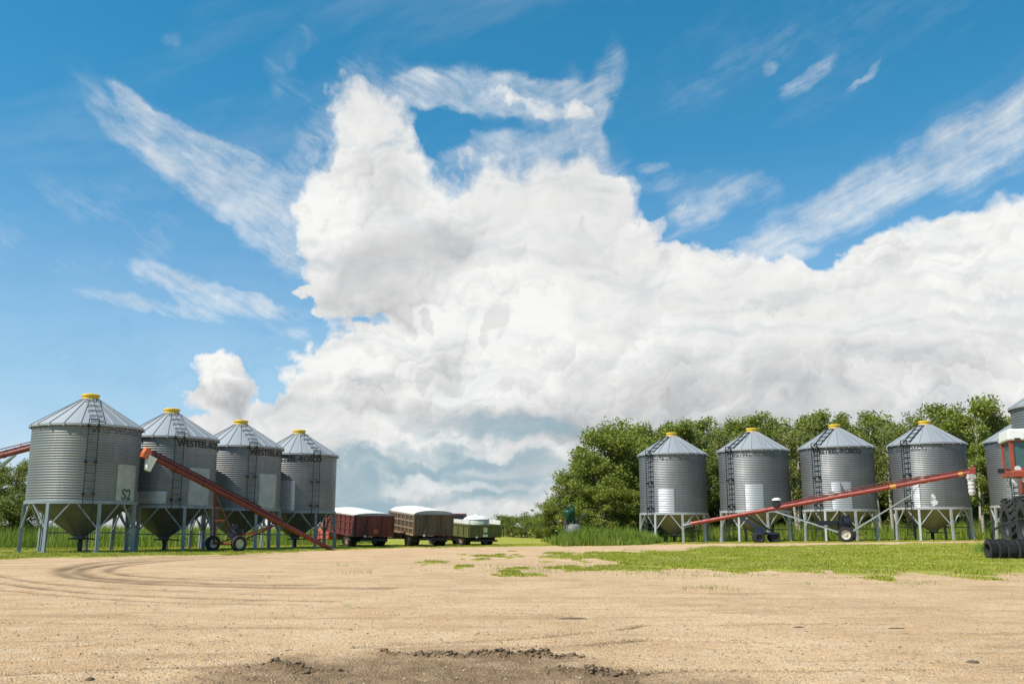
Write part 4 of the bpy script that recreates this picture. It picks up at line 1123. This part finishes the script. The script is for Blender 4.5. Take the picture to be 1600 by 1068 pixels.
# ------------------------------------------------------------------ row of old tyres lying tread to tread on the lawn
def tyre_row():
    spots = [(1551, 29.4), (1566.5, 29.25), (1581.5, 29.1), (1596.5, 28.95), (1612, 28.8)]
    lab = ['leftmost old tyre of the row on the lawn, its side wall showing', 'old tyre second from the left end of the row on the lawn', 'old tyre in the middle of the row, below the tractor wheel', 'old tyre fourth from the left in the row at the right edge', 'old tyre cut by the right edge, last one seen of the row']
    for i, (u, Y) in enumerate(spots[:5]):
        p = at(u, 870, Y); r = .285
        g = on_ground(p.x, p.y)
        root = thing('old_tyre', lab[i], 'tyre', (p.x, p.y, g), -R(6 + 5 * (i % 3) - 4), 'tyres in a row on the lawn')
        q = Matrix.Identity(4); w = .142
        rr_ = r * (1 + .03 * math.sin(i * 2.3))
        b = MB(); b.lathe([(rr_ * .58, -w * .8), (rr_ * .62, -w), (rr_ * .80, -w * 1.0), (rr_ * .92, -w * .86), (rr_, -w * .45), (rr_ * .985, -w * .1), (rr_ * .985, w * .1), (rr_, w * .45), (rr_ * .92, w * .86), (rr_ * .80, w * 1.0), (rr_ * .62, w), (rr_ * .58, w * .8), (rr_ * .52, 0), (rr_ * .58, -w * .8)], 36, 'X', (0, 0, rr_ - .012))
        b.build('tyre_carcass', M['rubber'], root, auto=35)
        t = MB()
        for k in range(30):
            a = 2 * PI * k / 30
            for s in (-1, 1): t.bar((s * .015, math.cos(a) * rr_, math.sin(a) * rr_ + rr_ - .012), (s * w * .9, math.cos(a + .1) * rr_ * .98, math.sin(a + .1) * rr_ * .98 + rr_ - .012), .03, .03, up=(0, math.cos(a), math.sin(a)))
        t.build('tread', M['rubber'], root)
tyre_row()

# ------------------------------------------------------------------ green implement half hidden by the shrubs
def implement():
    p = at(889, 812, 61.6); g = gz(p.x, p.y); base = Vector((p.x, p.y, g)); s = 61.6 / FPX
    root = thing('seed_tank', 'dark green metal seed tank with a curved pipe, half hidden in shrubs by the trees', 'farm implement', base)
    zt = p.z - g
    t = MB(); t.lathe([(0, zt - .1), (.16, zt - .1), (.36, zt + .28), (.38, zt + .52), (.33, zt + .60), (.2, zt + .66), (0, zt + .68)], 22)
    gm = mat('implement_green', (.008, .065, .03), .35, 0, .2, 4); t.build('tank', gm, root, auto=35)
    pp = MB(); pts = [Vector((.28, -.05, zt - .35)), Vector((.31, -.05, zt + .2)), Vector((.31, -.05, zt + .62))] + [Vector((.13 + .18 * math.cos(a), -.05, zt + .66 + .26 * math.sin(a))) for a in (0.2, .6, 1.1, PI / 2, 2.0, 2.6, 3.0)]
    pp.tube(pts, .075, 12); pp.build('curved_pipe', gm, root, smooth=True)
    f = MB()
    for x in (-.35, .35):
        for y in (-.3, .3): f.bar((x, y, 0), (x * .6, y * .6, zt + .1), .07, .07)
    f.bar((-.8, 0, zt - .12), (.8, 0, zt - .12), .08, .08); f.bar((.4, 0, zt - .1), (1.1, .2, zt + .42), .09, .09); f.build('frame', M['dull_steel'], root)
    l = MB(); l.lathe([(0, -.03), (.08, -.03), (.08, .03), (0, .03)], 14, 'Y', (-.55, -.1, zt - .02)); l.build('reflector', mat('amber', (.75, .36, .08), .4, 0, .1, 3), root, auto=30)
    b = at(897, 829, 61.6); gb = gz(b.x, b.y)
    r2 = thing('covered_bundle', 'grey and white tarp-covered bundle below the green tank, behind tall grass', 'covered load', (b.x, b.y, gb))
    m = MB(); n = 14; rnd = random.Random(2); h = b.z - gb + .38
    prof = [(.0, h + .06), (.25, h + .04), (.38, h - .06), (.45, h * .6), (.47, h * .3), (.48, 0)]
    for (r_, z) in prof:
        for j in range(n):
            a = 2 * PI * j / n; k = 1 + .10 * math.sin(j * 2.7 + z) + rnd.uniform(-.03, .03); m.v.append(Vector((r_ * k * math.cos(a) * 1.15, r_ * k * math.sin(a), z)))
    for i in range(len(prof) - 1):
        for j in range(n): m.f.append((i * n + j, i * n + (j + 1) % n, (i + 1) * n + (j + 1) % n, (i + 1) * n + j))
    m.build('cover', mat('grey_cover', (.24, .23, .24), .6, 0, .45, 3), r2, smooth=True)
    cd = MB(); zc = h * .62
    cd.tube([Vector((.53 * 1.12 * math.cos(2 * PI * j / 14), .53 * math.sin(2 * PI * j / 14), zc)) for j in range(15)], .015, 6); cd.build('cord', M['dull_steel'], r2)
implement()

for i, (u, v, Y, l) in enumerate(((996, 843, 58.5, 'short pale stake left of the leftmost right-hand bin'), (1125, 842, 56.8, 'short pale stake between the first two right-hand bins'))):
    p = at(u, v, Y); g = gz(p.x, p.y)
    s = MB(); s.bar((0, 0, -.1), (.02, 0, .30), .05, .05); s.add([(-.005, -.025, .30), (.045, -.025, .30), (.045, .025, .30), (-.005, .025, .30), (.02, 0, .36)], [(0, 1, 4), (1, 2, 4), (2, 3, 4), (3, 0, 4)])
    o = s.build('stake', M['leg_pale']); o.location = (p.x, p.y, g); tag(o, l, 'stake', 'stakes by the right row')

# ------------------------------------------------------------------ trees
def leaf_material(name, c1, c2, c3):
    m = bpy.data.materials.new(name); m.use_nodes = True
    g = Nodes(m.node_tree)
    out = g.n('ShaderNodeOutputMaterial'); b = g.n('ShaderNodeBsdfPrincipled'); tr = g.n('ShaderNodeBsdfTranslucent'); mx = g.n('ShaderNodeMixShader')
    geo = g.n('ShaderNodeNewGeometry'); rnd = geo.outputs['Random Per Island']
    info = g.n('ShaderNodeObjectInfo').outputs['Random']
    co = g.n('ShaderNodeTexCoord').outputs['Object']
    c = g.mix(g.ramp(rnd, 0, 1, smooth=False), c1, c2)
    c = g.mix(g.ramp(g.noise(co, .8, 4, .6), .45, .7, 0, .6), c, c3)
    c = g.mix(g.m('MULTIPLY', info, .45), c, c3)
    g.put(b.inputs['Base Color'], c); b.inputs['Roughness'].default_value = .5; b.inputs['Specular IOR Level'].default_value = .35
    g.put(tr.inputs['Color'], g.mix(.5, c, (.13, .17, .015, 1)))
    mx.inputs[0].default_value = .36
    g.put(mx.inputs[1], b.outputs[0]); g.put(mx.inputs[2], tr.outputs[0]); g.put(out.inputs[0], mx.outputs[0])
    return m
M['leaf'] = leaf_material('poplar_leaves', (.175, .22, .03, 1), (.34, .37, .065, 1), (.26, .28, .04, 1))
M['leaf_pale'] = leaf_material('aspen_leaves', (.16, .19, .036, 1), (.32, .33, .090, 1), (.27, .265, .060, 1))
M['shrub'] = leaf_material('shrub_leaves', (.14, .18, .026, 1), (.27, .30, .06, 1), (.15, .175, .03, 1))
def bark_material():
    m = bpy.data.materials.new('aspen_bark'); m.use_nodes = True
    g = Nodes(m.node_tree); out = g.n('ShaderNodeOutputMaterial'); b = g.n('ShaderNodeBsdfPrincipled'); g.put(out.inputs[0], b.outputs[0])
    co = g.n('ShaderNodeTexCoord').outputs['Object']
    c = g.mix(g.ramp(g.noise(g.mapping(co, scale=(3, 3, 9)), 1.5, 6, .7), .48, .64), (.46, .41, .33, 1), (.09, .075, .06, 1))
    g.put(b.inputs['Base Color'], c); b.inputs['Roughness'].default_value = .85
    return m
M['bark'] = bark_material()
M['bark_dark'] = mat('dark_bark', (.12, .09, .06), .9, 0, .4, 5)

def leaves_mesh(name, centres, radii, counts, size, rng, flat=.75, m=None, parent=None):
    """folded leaf-spray faces scattered through clumps"""
    P = []
    for c, r, n in zip(centres, radii, counts):
        d = rng.normal(size=(n, 3)); d /= np.linalg.norm(d, axis=1)[:, None]
        rad = r * rng.random(n) ** .5 * rng.choice([1, 1, 1, 1.35], n)
        P.append(np.array(c) + d * rad[:, None] * np.array([1, 1, flat]))
    P = np.vstack(P); n = len(P)
    t = rng.normal(size=(n, 3)); t[:, 2] *= .6; t /= np.linalg.norm(t, axis=1)[:, None]
    u = np.cross(t, rng.normal(size=(n, 3))); u /= np.linalg.norm(u, axis=1)[:, None]
    nn = np.cross(t, u)
    s = size * (0.6 + .8 * rng.random(n))[:, None]
    v = np.stack([P - t * s, P + u * s * .55 + nn * s * .18, P + t * s, P - u * s * .55 + nn * s * .18], 1).reshape(-1, 3)
    k = np.arange(n) * 4
    f = np.concatenate([np.stack([k, k + 1, k + 2], 1), np.stack([k, k + 2, k + 3], 1)])
    return mesh_np(name, v, f, m, parent)

def tree_proto(seed, H, spread, base, leafm, barkm, trunks=1, nleaf=4200, size=.13, lean=0.0, limbs=13):
    """base: height where foliage starts (fraction of H)"""
    rnd = random.Random(seed); rng = np.random.default_rng(seed)
    root = thing('poplar_tree', 'x', 'tree')
    tb = MB(); cents, rads = [], []
    for t in range(trunks):
        ox, oy = (rnd.uniform(-.5, .5), rnd.uniform(-.5, .5)) if trunks > 1 else (0, 0)
        h = H * rnd.uniform(.85, 1.0) if t else H
        pts = []; lx, ly = rnd.uniform(-.08, .08) + lean, rnd.uniform(-.08, .08)
        for k in range(8):
            f = k / 7; z = -.15 + (h * .93 + .15) * f
            pts.append(Vector((ox + lx * z + .12 * math.sin(f * 5 + seed + t) * f, oy + ly * z + .12 * math.cos(f * 4 + seed) * f, z)))
        r0 = .035 + .0135 * h
        tb.tube(pts, [r0 * (1 - .88 * k / 7) + .012 for k in range(8)], 8)
        def on(f):
            x = f * 7; i = min(6, int(x)); return pts[i].lerp(pts[i + 1], x - i)
        for j in range(limbs):
            f = base + (.97 - base) * (j + rnd.random()) / limbs
            p = on(f); a = rnd.uniform(0, 2 * PI)
            prof = math.sin(PI * min(1, max(0.05, (f - base * .75) / (1.02 - base * .75))) ** .75)
            L = spread * (.35 + .75 * prof) * rnd.uniform(.55, 1.15)
            e = p + Vector((math.cos(a) * L, math.sin(a) * L, L * rnd.uniform(.15, .7)))
            mid = p.lerp(e, .5) + Vector((0, 0, -.08 * L + .1))
            tb.tube([p, mid, e], [r0 * .42 * (1 - f * .7) + .012, r0 * .25 * (1 - f * .7) + .010, .008], 5, cap=False)
            for q in (.45, .75, 1.0):
                c = p.lerp(e, q) + Vector((rnd.uniform(-.3, .3), rnd.uniform(-.3, .3), rnd.uniform(-.15, .35)))
                cents.append(tuple(c)); rads.append(rnd.uniform(.28, .62) * (.65 + spread * .22))
        cents.append(tuple(pts[-1] + Vector((0, 0, .1)))); rads.append(.4)
        cents.append(tuple(on(.93))); rads.append(.5)
    w = np.array(rads) ** 2; cnt = np.maximum(8, (nleaf * w / w.sum() * rng.uniform(.5, 1.5, len(w)))).astype(int)
    tb.build('trunk', barkm, root, auto=60)
    leaves_mesh('crown', cents, rads, cnt, size, rng, .8, leafm, root)
    return root

rt = random.Random(11)
protos = {}
def get_proto(kind):
    if kind not in protos:
        s = hash2(np.array([len(protos)]), np.array([3]), 5)
        i = len(protos)
        k, v = kind
        if k == 'tall': o = tree_proto(20 + v, 8.6, 2.0, .30, M['leaf_pale'] if v % 2 else M['leaf'], M['bark'], 1 + v % 2, 9500, .085, limbs=18)
        elif k == 'sparse': o = tree_proto(40 + v, 9.0, 1.7, .34, M['leaf_pale'], M['bark'], 2, 5000, .08, limbs=14)
        elif k == 'bushy': o = tree_proto(60 + v, 7.6, 2.5, .06, M['leaf'], M['bark_dark'], 2, 15000, .09, limbs=24)
        elif k == 'shrub': o = tree_proto(80 + v, 3.2, 1.7, .04, M['shrub'], M['bark_dark'], 3, 4600, .085, limbs=9)
        protos[kind] = [o, False]
    return protos[kind]
HT = {'tall': 8.6, 'sparse': 9.0, 'bushy': 7.6, 'shrub': 3.2}
def plant(kind, v, x, y, h, rz, label, group, name=None, cat='tree', wide=1.0):
    pr = get_proto((kind, v))
    if not pr[1]: o = pr[0]; pr[1] = True
    else: o = dup(pr[0])
    o.name = name or 'poplar_tree'
    g = gz(x, y); s = h / HT[kind]
    o.location = (x, y, g); o.rotation_euler = (0, 0, rz); o.scale = (s * wide, s * wide, s)
    tag(o, label, cat, group); return o
def tree_at(kind, v, u, vtop, Y, label, group, wide=1.0, **kw):
    p = at(u, vtop, Y); return plant(kind, v, p.x, p.y, max(1.0, p.z - gz(p.x, p.y)), rt.uniform(0, 6.28), label, group, wide=wide, **kw)

G1 = 'leafy trees left of the right row of bins'
G2 = 'poplars standing behind the right row of bins'
for a in [('bushy', 0, 948, 664, 68, 'broad dark green tree on the left shoulder of the wood', 1.05), ('bushy', 1, 982, 656, 70, 'full dark tree just left of the leftmost right-hand bin', 1.0),
          ('bushy', 2, 918, 706, 66, 'rounded tree stepping down at the left end of the wood', 1.0), ('bushy', 0, 892, 738, 66.5, 'low bushy tree above the green seed tank', 1.05),
          ('bushy', 1, 868, 778, 68, 'lowest bushy tree at the left tip of the wood', 1.25), ('bushy', 2, 1010, 660, 73, 'dark tree top showing above the leftmost right-hand bin roof', 1.0),
          ('bushy', 1, 935, 745, 63.6, 'dense bush-like tree in front, left of the leftmost right-hand bin', 1.3), ('bushy', 0, 968, 760, 64.2, 'low leafy tree against the left wall of the leftmost right-hand bin', 1.3),
          ('bushy', 2, 905, 770, 67.5, 'low leafy tree directly behind the green seed tank', 1.2)]:
    tree_at(a[0], a[1], a[2], a[3], a[4], a[5], G1, a[6])
for a in [('tall', 0, 1062, 651, 71, 'poplar rising right of the yellow cap of the leftmost right-hand bin'), ('tall', 1, 1092, 664, 70, 'poplar filling the gap between the first and second right-hand bins'),
          ('sparse', 0, 1118, 668, 74, 'thin poplar with bare twigs left of the second right-hand bin'), ('sparse', 1, 1145, 672, 73, 'thin poplar behind the left roof of the second right-hand bin'),
          ('tall', 2, 1172, 649, 70, 'tall poplar directly behind the second right-hand bin'), ('tall', 3, 1202, 652, 72, 'poplar over the right roof of the second right-hand bin'),
          ('sparse', 1, 1238, 660, 66.5, 'white-stemmed aspen in the gap between the second and third right-hand bins'), ('tall', 0, 1243, 643, 71, 'poplar crown over the gap left of the middle bin'),
          ('tall', 1, 1270, 641, 69, 'tall poplar above the left roof of the middle bin'), ('tall', 2, 1296, 645, 72, 'poplar behind the yellow cap of the middle bin'),
          ('tall', 3, 1328, 642, 70, 'poplar above the right roof of the middle bin'), ('tall', 0, 1352, 634, 68, 'pointed bright poplar right of the middle bin'),
          ('sparse', 2, 1376, 655, 66, 'white-stemmed aspen in the gap between the third and fourth right-hand bins'), ('sparse', 0, 1400, 636, 70, 'airy aspen with sky through it left of the fourth right-hand bin'),
          ('tall', 1, 1424, 650, 69, 'poplar behind the left roof of the fourth right-hand bin'), ('tall', 2, 1452, 630, 68, 'tall poplar behind the yellow cap of the fourth right-hand bin'),
          ('tall', 3, 1478, 620, 67, 'tall poplar above the right roof of the fourth right-hand bin'), ('tall', 0, 1514, 611, 64, 'tallest poplar of the wood, right of the fourth right-hand bin'),
          ('tall', 1, 1540, 628, 66, 'poplar in the gap left of the tractor, above the auger spout'), ('sparse', 2, 1568, 646, 66, 'last poplar at the right end, beside the tall bin wall'),
          ('tall', 2, 1524, 690, 62.5, 'low leafy poplar behind the auger spout'), ('tall', 3, 1602, 655, 66, 'poplar hidden mostly by the tall bin at the right edge')]:
    tree_at(a[0], a[1], a[2], a[3], a[4], a[5], G2)
k = 0
for i in range(34):                                             # the back of the bluff
    u = 985 + i * 18.5 + rt.uniform(-6, 6)
    tree_at(('tall', 'tall', 'bushy')[i % 3], i % 3 if i % 3 == 2 else i % 4, u, 655 + rt.uniform(0, 24), 77 + rt.uniform(0, 9), 'poplar in the shadowed back rows of the wood behind the right row of bins', 'poplars in the back rows of the wood')
for i in range(13):                                             # undergrowth under the poplars
    u = 1030 + i * 43 + rt.uniform(-10, 10)
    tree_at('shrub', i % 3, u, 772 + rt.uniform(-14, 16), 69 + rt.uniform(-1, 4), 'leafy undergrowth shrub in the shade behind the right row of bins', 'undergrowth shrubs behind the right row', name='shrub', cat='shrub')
sl = ['shrub right beside the green truck, at the left of the far hedge', 'rounded far shrub second from the green truck', 'far shrub in the middle of the low hedge', 'far shrub right of the middle of the low hedge', 'tall far shrub where the hedge meets the wood', 'pale shrub against the foot of the wood']
for i, (u, v) in enumerate(((785, 806), (803, 807), (820, 805), (837, 806), (853, 803), (866, 806))):
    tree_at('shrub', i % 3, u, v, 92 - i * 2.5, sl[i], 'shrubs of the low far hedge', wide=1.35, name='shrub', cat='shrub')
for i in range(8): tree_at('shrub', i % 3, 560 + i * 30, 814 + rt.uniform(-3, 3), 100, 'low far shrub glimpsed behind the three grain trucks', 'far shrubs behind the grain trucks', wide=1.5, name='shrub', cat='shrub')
ll = ['leafy tree at the left edge below the far auger', 'tree between the left edge and the leftmost bin leg', 'leafy tree hidden mostly by the leftmost bin']
for i, (k_, v_, u, v, Y) in enumerate((('tall', 0, 8, 718, 62), ('tall', 1, 40, 712, 60), ('tall', 2, -25, 722, 60))):
    tree_at(k_, v_, u, v, Y, ll[i], 'trees at the left edge')
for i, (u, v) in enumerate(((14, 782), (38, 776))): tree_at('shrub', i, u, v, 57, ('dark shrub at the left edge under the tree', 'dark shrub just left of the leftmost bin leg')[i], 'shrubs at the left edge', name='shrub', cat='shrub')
# a dead twiggy top at the left tip of the wood
def dead_tree():
    p = at(860, 768, 70); g = gz(p.x, p.y); rnd = random.Random(8)
    root = thing('dead_tree', 'bare grey twigs standing up at the left tip of the wood', 'dead tree', (p.x, p.y, g)); mb = MB()
    h = p.z - g
    for j in range(16):
        a = rnd.uniform(0, 6.28); q = Vector((math.cos(a) * .25, math.sin(a) * .25, h * rnd.uniform(.25, .6))); e = Vector((math.cos(a) * rnd.uniform(.3, 1.1), math.sin(a) * rnd.uniform(.3, 1.0), h * rnd.uniform(.75, 1.05)))
        m_ = q.lerp(e, .55) + Vector((rnd.uniform(-.15, .15), rnd.uniform(-.1, .1), .1)); mb.tube([q * .4, q, m_, e], [.05, .035, .02, .008], 5)
        for t in range(4): b = q.lerp(e, rnd.uniform(.4, .95)); mb.tube([b, b + Vector((rnd.uniform(-.35, .35), rnd.uniform(-.2, .2), rnd.uniform(.1, .4)))], [.012, .005], 4)
    mb.build('branches', mat('dead_wood', (.22, .18, .15), .9, 0, .3, 6), root)
    tr = MB(); tr.tube([(0, 0, -.1), (.02, 0, h * .4)], [.09, .05], 8); tr.build('trunk', M['bark_dark'], root)
dead_tree()

# ------------------------------------------------------------------ grass
def grass_material(name, c1, c2, dry):
    m = bpy.data.materials.new(name); m.use_nodes = True
    g = Nodes(m.node_tree)
    out = g.n('ShaderNodeOutputMaterial'); b = g.n('ShaderNodeBsdfPrincipled'); tr = g.n('ShaderNodeBsdfTranslucent'); mx = g.n('ShaderNodeMixShader')
    rnd = g.n('ShaderNodeNewGeometry').outputs['Random Per Island']; co = g.n('ShaderNodeTexCoord').outputs['Object']
    c = g.mix(rnd, c1, c2); c = g.mix(g.ramp(g.noise(co, .5, 5, .65), .45, .7, 0, .7), c, dry)
    g.put(b.inputs['Base Color'], c); b.inputs['Roughness'].default_value = .6; b.inputs['Specular IOR Level'].default_value = .2
    g.put(tr.inputs['Color'], c); mx.inputs[0].default_value = .2
    g.put(mx.inputs[1], b.outputs[0]); g.put(mx.inputs[2], tr.outputs[0]); g.put(out.inputs[0], mx.outputs[0])
    return m
M['lawn'] = grass_material('lawn_blades', (.26, .29, .026, 1), (.39, .39, .052, 1), (.52, .45, .14, 1))
M['tall_grass'] = grass_material('tall_grass_blades', (.13, .20, .022, 1), (.25, .34, .045, 1), (.34, .35, .10, 1))
def blades(name, x, y, z, h, w, rng, m, bend=.35):
    n = len(x); a = rng.uniform(0, 2 * PI, n); ca, sa = np.cos(a), np.sin(a); b = rng.uniform(0, 2 * PI, n)
    bx, by = np.cos(b) * h * bend * rng.random(n), np.sin(b) * h * bend * rng.random(n)
    def pt(dx, dy, dz): return np.stack([x + dx, y + dy, z + dz], -1)
    v = np.stack([pt(-ca * w, -sa * w, -.02 * np.ones(n)), pt(ca * w, sa * w, -.02 * np.ones(n)), pt(ca * w * .7 + bx * .35, sa * w * .7 + by * .35, h * .6), pt(-ca * w * .7 + bx * .35, -sa * w * .7 + by * .35, h * .6), pt(bx, by, h)], 1).reshape(-1, 3)
    k = np.arange(n) * 5
    f = np.concatenate([np.stack([k, k + 1, k + 2], 1), np.stack([k, k + 2, k + 3], 1), np.stack([k + 3, k + 2, k + 4], 1)])
    o = mesh_np(name, v, f, m); o['kind'] = 'stuff'; return o
rg = np.random.default_rng(5)
# mown grass: lawn patch and verges, density follows the grass mask
def lawn():
    n = 900000
    r = np.sqrt(rg.uniform(18 ** 2, 66 ** 2, n)); r = 18 * (66 / 18) ** rg.random(n)
    a = np.radians(rg.uniform(-31, 31, n)); x, y = np.sin(a) * r, np.cos(a) * r
    g, _, _2 = masks(x, y); keep = (g > .2) & (rg.random(n) < g) & (fbm(x * 1.7, y * 1.7, 4, 60) + .25 * rg.random(n) > .61)
    x, y = x[keep], y[keep]; z = ground_z(x, y)[0]
    h = (.014 + .034 * rg.random(len(x))) * (.6 + fbm(x * .8, y * .8, 3, 61)); w = .005 + .00022 * np.hypot(x, y)
    o = blades('lawn_grass', x, y, z, h, w, rg, M['lawn'], .9)
lawn()
def tufts():
    X, Y, H = [], [], []
    spots = [(540, 884, .10, 26), (556, 896, .11, 30), (648, 882, .05, 8), (434, 893, .05, 6), (795, 888, .09, 160), (822, 890, .09, 120), (775, 884, .07, 40), (1000, 893, .05, 60), (1150, 897, .05, 60), (960, 880, .06, 50), (930, 873, .05, 40), (1112, 900, .06, 50), (1118, 921, .07, 60), (1105, 917, .04, 20), (1260, 912, .05, 30), (1420, 912, .05, 60), (1435, 910, .05, 50), (900, 884, .07, 80), (935, 890, .07, 100), (985, 895, .07, 120), (1040, 897, .07, 120), (1560, 905, .06, 60), (540, 948, .05, 6), (1300, 903, .05, 50), (1200, 900, .05, 60), (865, 893, .06, 60), (845, 888, .06, 60)]
    for (u, v, h, n) in spots:
        p = ground(u, v); sx = .05 + n * .0035 * p.y / 15
        X.append(p.x + rg.normal(size=n) * sx); Y.append(p.y + rg.normal(size=n) * sx * 1.1); H.append(h * (.4 + .8 * rg.random(n)))
    X, Y, H = map(np.concatenate, (X, Y, H))
    blades('weed_tufts', X, Y, ground_z(X, Y)[0], H, .004 + 0 * X, rg, M['tall_grass'], 1.4)
tufts()
def tall(name, poly, n, h0, h1, m=None):
    P = np.array(poly); x = rg.uniform(P[:, 0].min(), P[:, 0].max(), n); y = rg.uniform(P[:, 1].min(), P[:, 1].max(), n)
    sd = poly_sd(x, y, [tuple(p) for p in poly]); k = sd + 2.0 * (fbm(x * .7, y * .7, 4, 70) - .5) > 0; x, y, sd = x[k], y[k], np.clip(sd[k], 0, 3)
    h = (h0 + (h1 - h0) * rg.random(len(x))) * (.65 + .7 * fbm(x * .5, y * .5, 4, 71)) * np.clip(.35 + sd * .5, 0, 1)
    blades(name, x, y, smooth_z(x, y), h, .013 + .006 * rg.random(len(x)), rg, m or M['tall_grass'], .45)
tall('tall_grass', [(-40, 50), (-24, 49), (-19, 52), (-16, 58), (-13, 64), (-9, 72), (-16, 84), (-50, 70)], 60000, .7, 1.25)
tall('tall_grass', [(4.0, 60.0), (9.0, 62.5), (9, 67), (14, 66), (20, 64), (26, 62.8), (33, 60.5), (44, 58), (46, 66), (30, 72), (10, 74), (2, 72)], 75000, .6, 1.3)
tall('tall_grass', [(1.9, 59.6), (2.9, 57.4), (6.2, 56.4), (9.0, 57.2), (9.2, 60.4), (5, 60.8), (1.9, 60.9)], 8000, .65, 1.2)
tall('rough_grass', [(16.6, 30.4), (19.2, 30.0), (24, 29.8), (24, 40), (17.8, 38), (16.8, 34)], 16000, .45, .85)

# ------------------------------------------------------------------ stones and clods on the yard
def stones(name, n, r0, r1, sz, m, sel=None, seed=1):
    rng = np.random.default_rng(seed)
    ico = bmesh.new(); bmesh.ops.create_icosphere(ico, subdivisions=1, radius=1); ico.verts.ensure_lookup_table()
    V = np.array([v.co[:] for v in ico.verts]); F = np.array([[v.index for v in f.verts] for f in ico.faces]); ico.free()
    r = r0 * (r1 / r0) ** rng.random(n); a = np.radians(rng.uniform(-32, 32, n)); x, y = np.sin(a) * r, np.cos(a) * r
    if sel is not None: x, y = sel(rng, n); r = np.hypot(x, y)
    g, mu, _ = masks(x, y); k = (g < .4); x, y, r = x[k], y[k], r[k]; n = len(x)
    s = sz[0] + (sz[1] - sz[0]) * rng.random(n) ** 4
    sc = rng.uniform(.55, 1.2, (n, 1, 3)) * s[:, None, None] * np.array([1, 1, .65])
    an = rng.uniform(0, 6.28, n); c, q = np.cos(an)[:, None], np.sin(an)[:, None]
    W = V[None] * (1 + rng.uniform(-.18, .18, (n, len(V), 1))) * sc
    X = W[..., 0] * c - W[..., 1] * q + x[:, None]; Y = W[..., 0] * q + W[..., 1] * c + y[:, None]; Z = W[..., 2] + (ground_z(x, y)[0] + s * .12)[:, None]
    v = np.stack([X, Y, Z], -1).reshape(-1, 3); f = (F[None] + (np.arange(n) * len(V))[:, None, None]).reshape(-1, 3)
    o = mesh_np(name, v, f, m, smooth=False); o['kind'] = 'stuff'
def stone_mat(name, a, b):
    m = bpy.data.materials.new(name); m.use_nodes = True; g = Nodes(m.node_tree); out = g.n('ShaderNodeOutputMaterial'); bs = g.n('ShaderNodeBsdfPrincipled'); g.put(out.inputs[0], bs.outputs[0])
    g.put(bs.inputs['Base Color'], g.mix(g.n('ShaderNodeNewGeometry').outputs['Random Per Island'], a, b)); bs.inputs['Roughness'].default_value = .9; return m
stones('gravel_stones', 22000, 4.2, 30, (.003, .015), stone_mat('gravel_stone', (.22, .14, .08, 1), (.52, .385, .26, 1)))
def clod_sel(rng, n):
    X, Y = [], []
    for l, q in zip(RIDGES, (.6, .2, .2)):
        L = np.array(l); t = rng.random(int(n * q)) * (len(L) - 1); i = t.astype(int); f = (t - i)[:, None]
        p = L[i] * (1 - f) + L[i + 1] * f; X.append(p[:, 0] + rng.normal(size=len(p)) * .07); Y.append(p[:, 1] + rng.normal(size=len(p)) * .035)
    return np.concatenate(X), np.concatenate(Y)
stones('mud_clods', 1300, 5, 6, (.005, .026), stone_mat('mud_clod', (.13, .085, .048, 1), (.26, .175, .10, 1)), clod_sel, 2)

# the few separate dark lumps lying out on the gravel
for i, (u, v, w, h, l) in enumerate(((892, 967, 44, 4, 'long thin dark strip of dried mud on the gravel, above the mud patch'), (1248, 980, 15, 4, 'short dark flake of mud alone on the gravel, below the lawn'),
                                     (1402, 981, 26, 3, 'thin broken dark crust of mud on the gravel, right of the single flake'), (1520, 1034, 17, 6, 'dark flat clod on the gravel near the lower right corner'), (140, 1062, 12, 8, 'dark round stone on the gravel near the lower left corner'))):
    p = ground(u, v); sc = (p - cam.location).length / FPX; rnd = random.Random(i); n = 14
    mb = MB(); rw, rh = w * sc / 2, max(.008, h * sc * .5)
    for (f, z) in ((1.0, -.6), (.95, .35), (.6, .85), (.0, 1.0)):
        for j in range(n):
            a = 2 * PI * j / n; k = f * rnd.uniform(.8, 1.15); mb.v.append(Vector((math.cos(a) * rw * k, math.sin(a) * max(rw * .45, rh * 2) * k, z * rh * rnd.uniform(.8, 1.1))))
    for q in range(3):
        for j in range(n): mb.f.append((q * n + j, q * n + (j + 1) % n, (q + 1) * n + (j + 1) % n, (q + 1) * n + j))
    o = mb.build('stone' if i == 4 else 'dirt_clod', stone_mat('dark_clod', (.09, .06, .035, 1), (.14, .095, .055, 1)), smooth=True)
    o.location = (p.x, p.y, on_ground(p.x, p.y)); tag(o, l, 'stone' if i == 4 else 'clod')
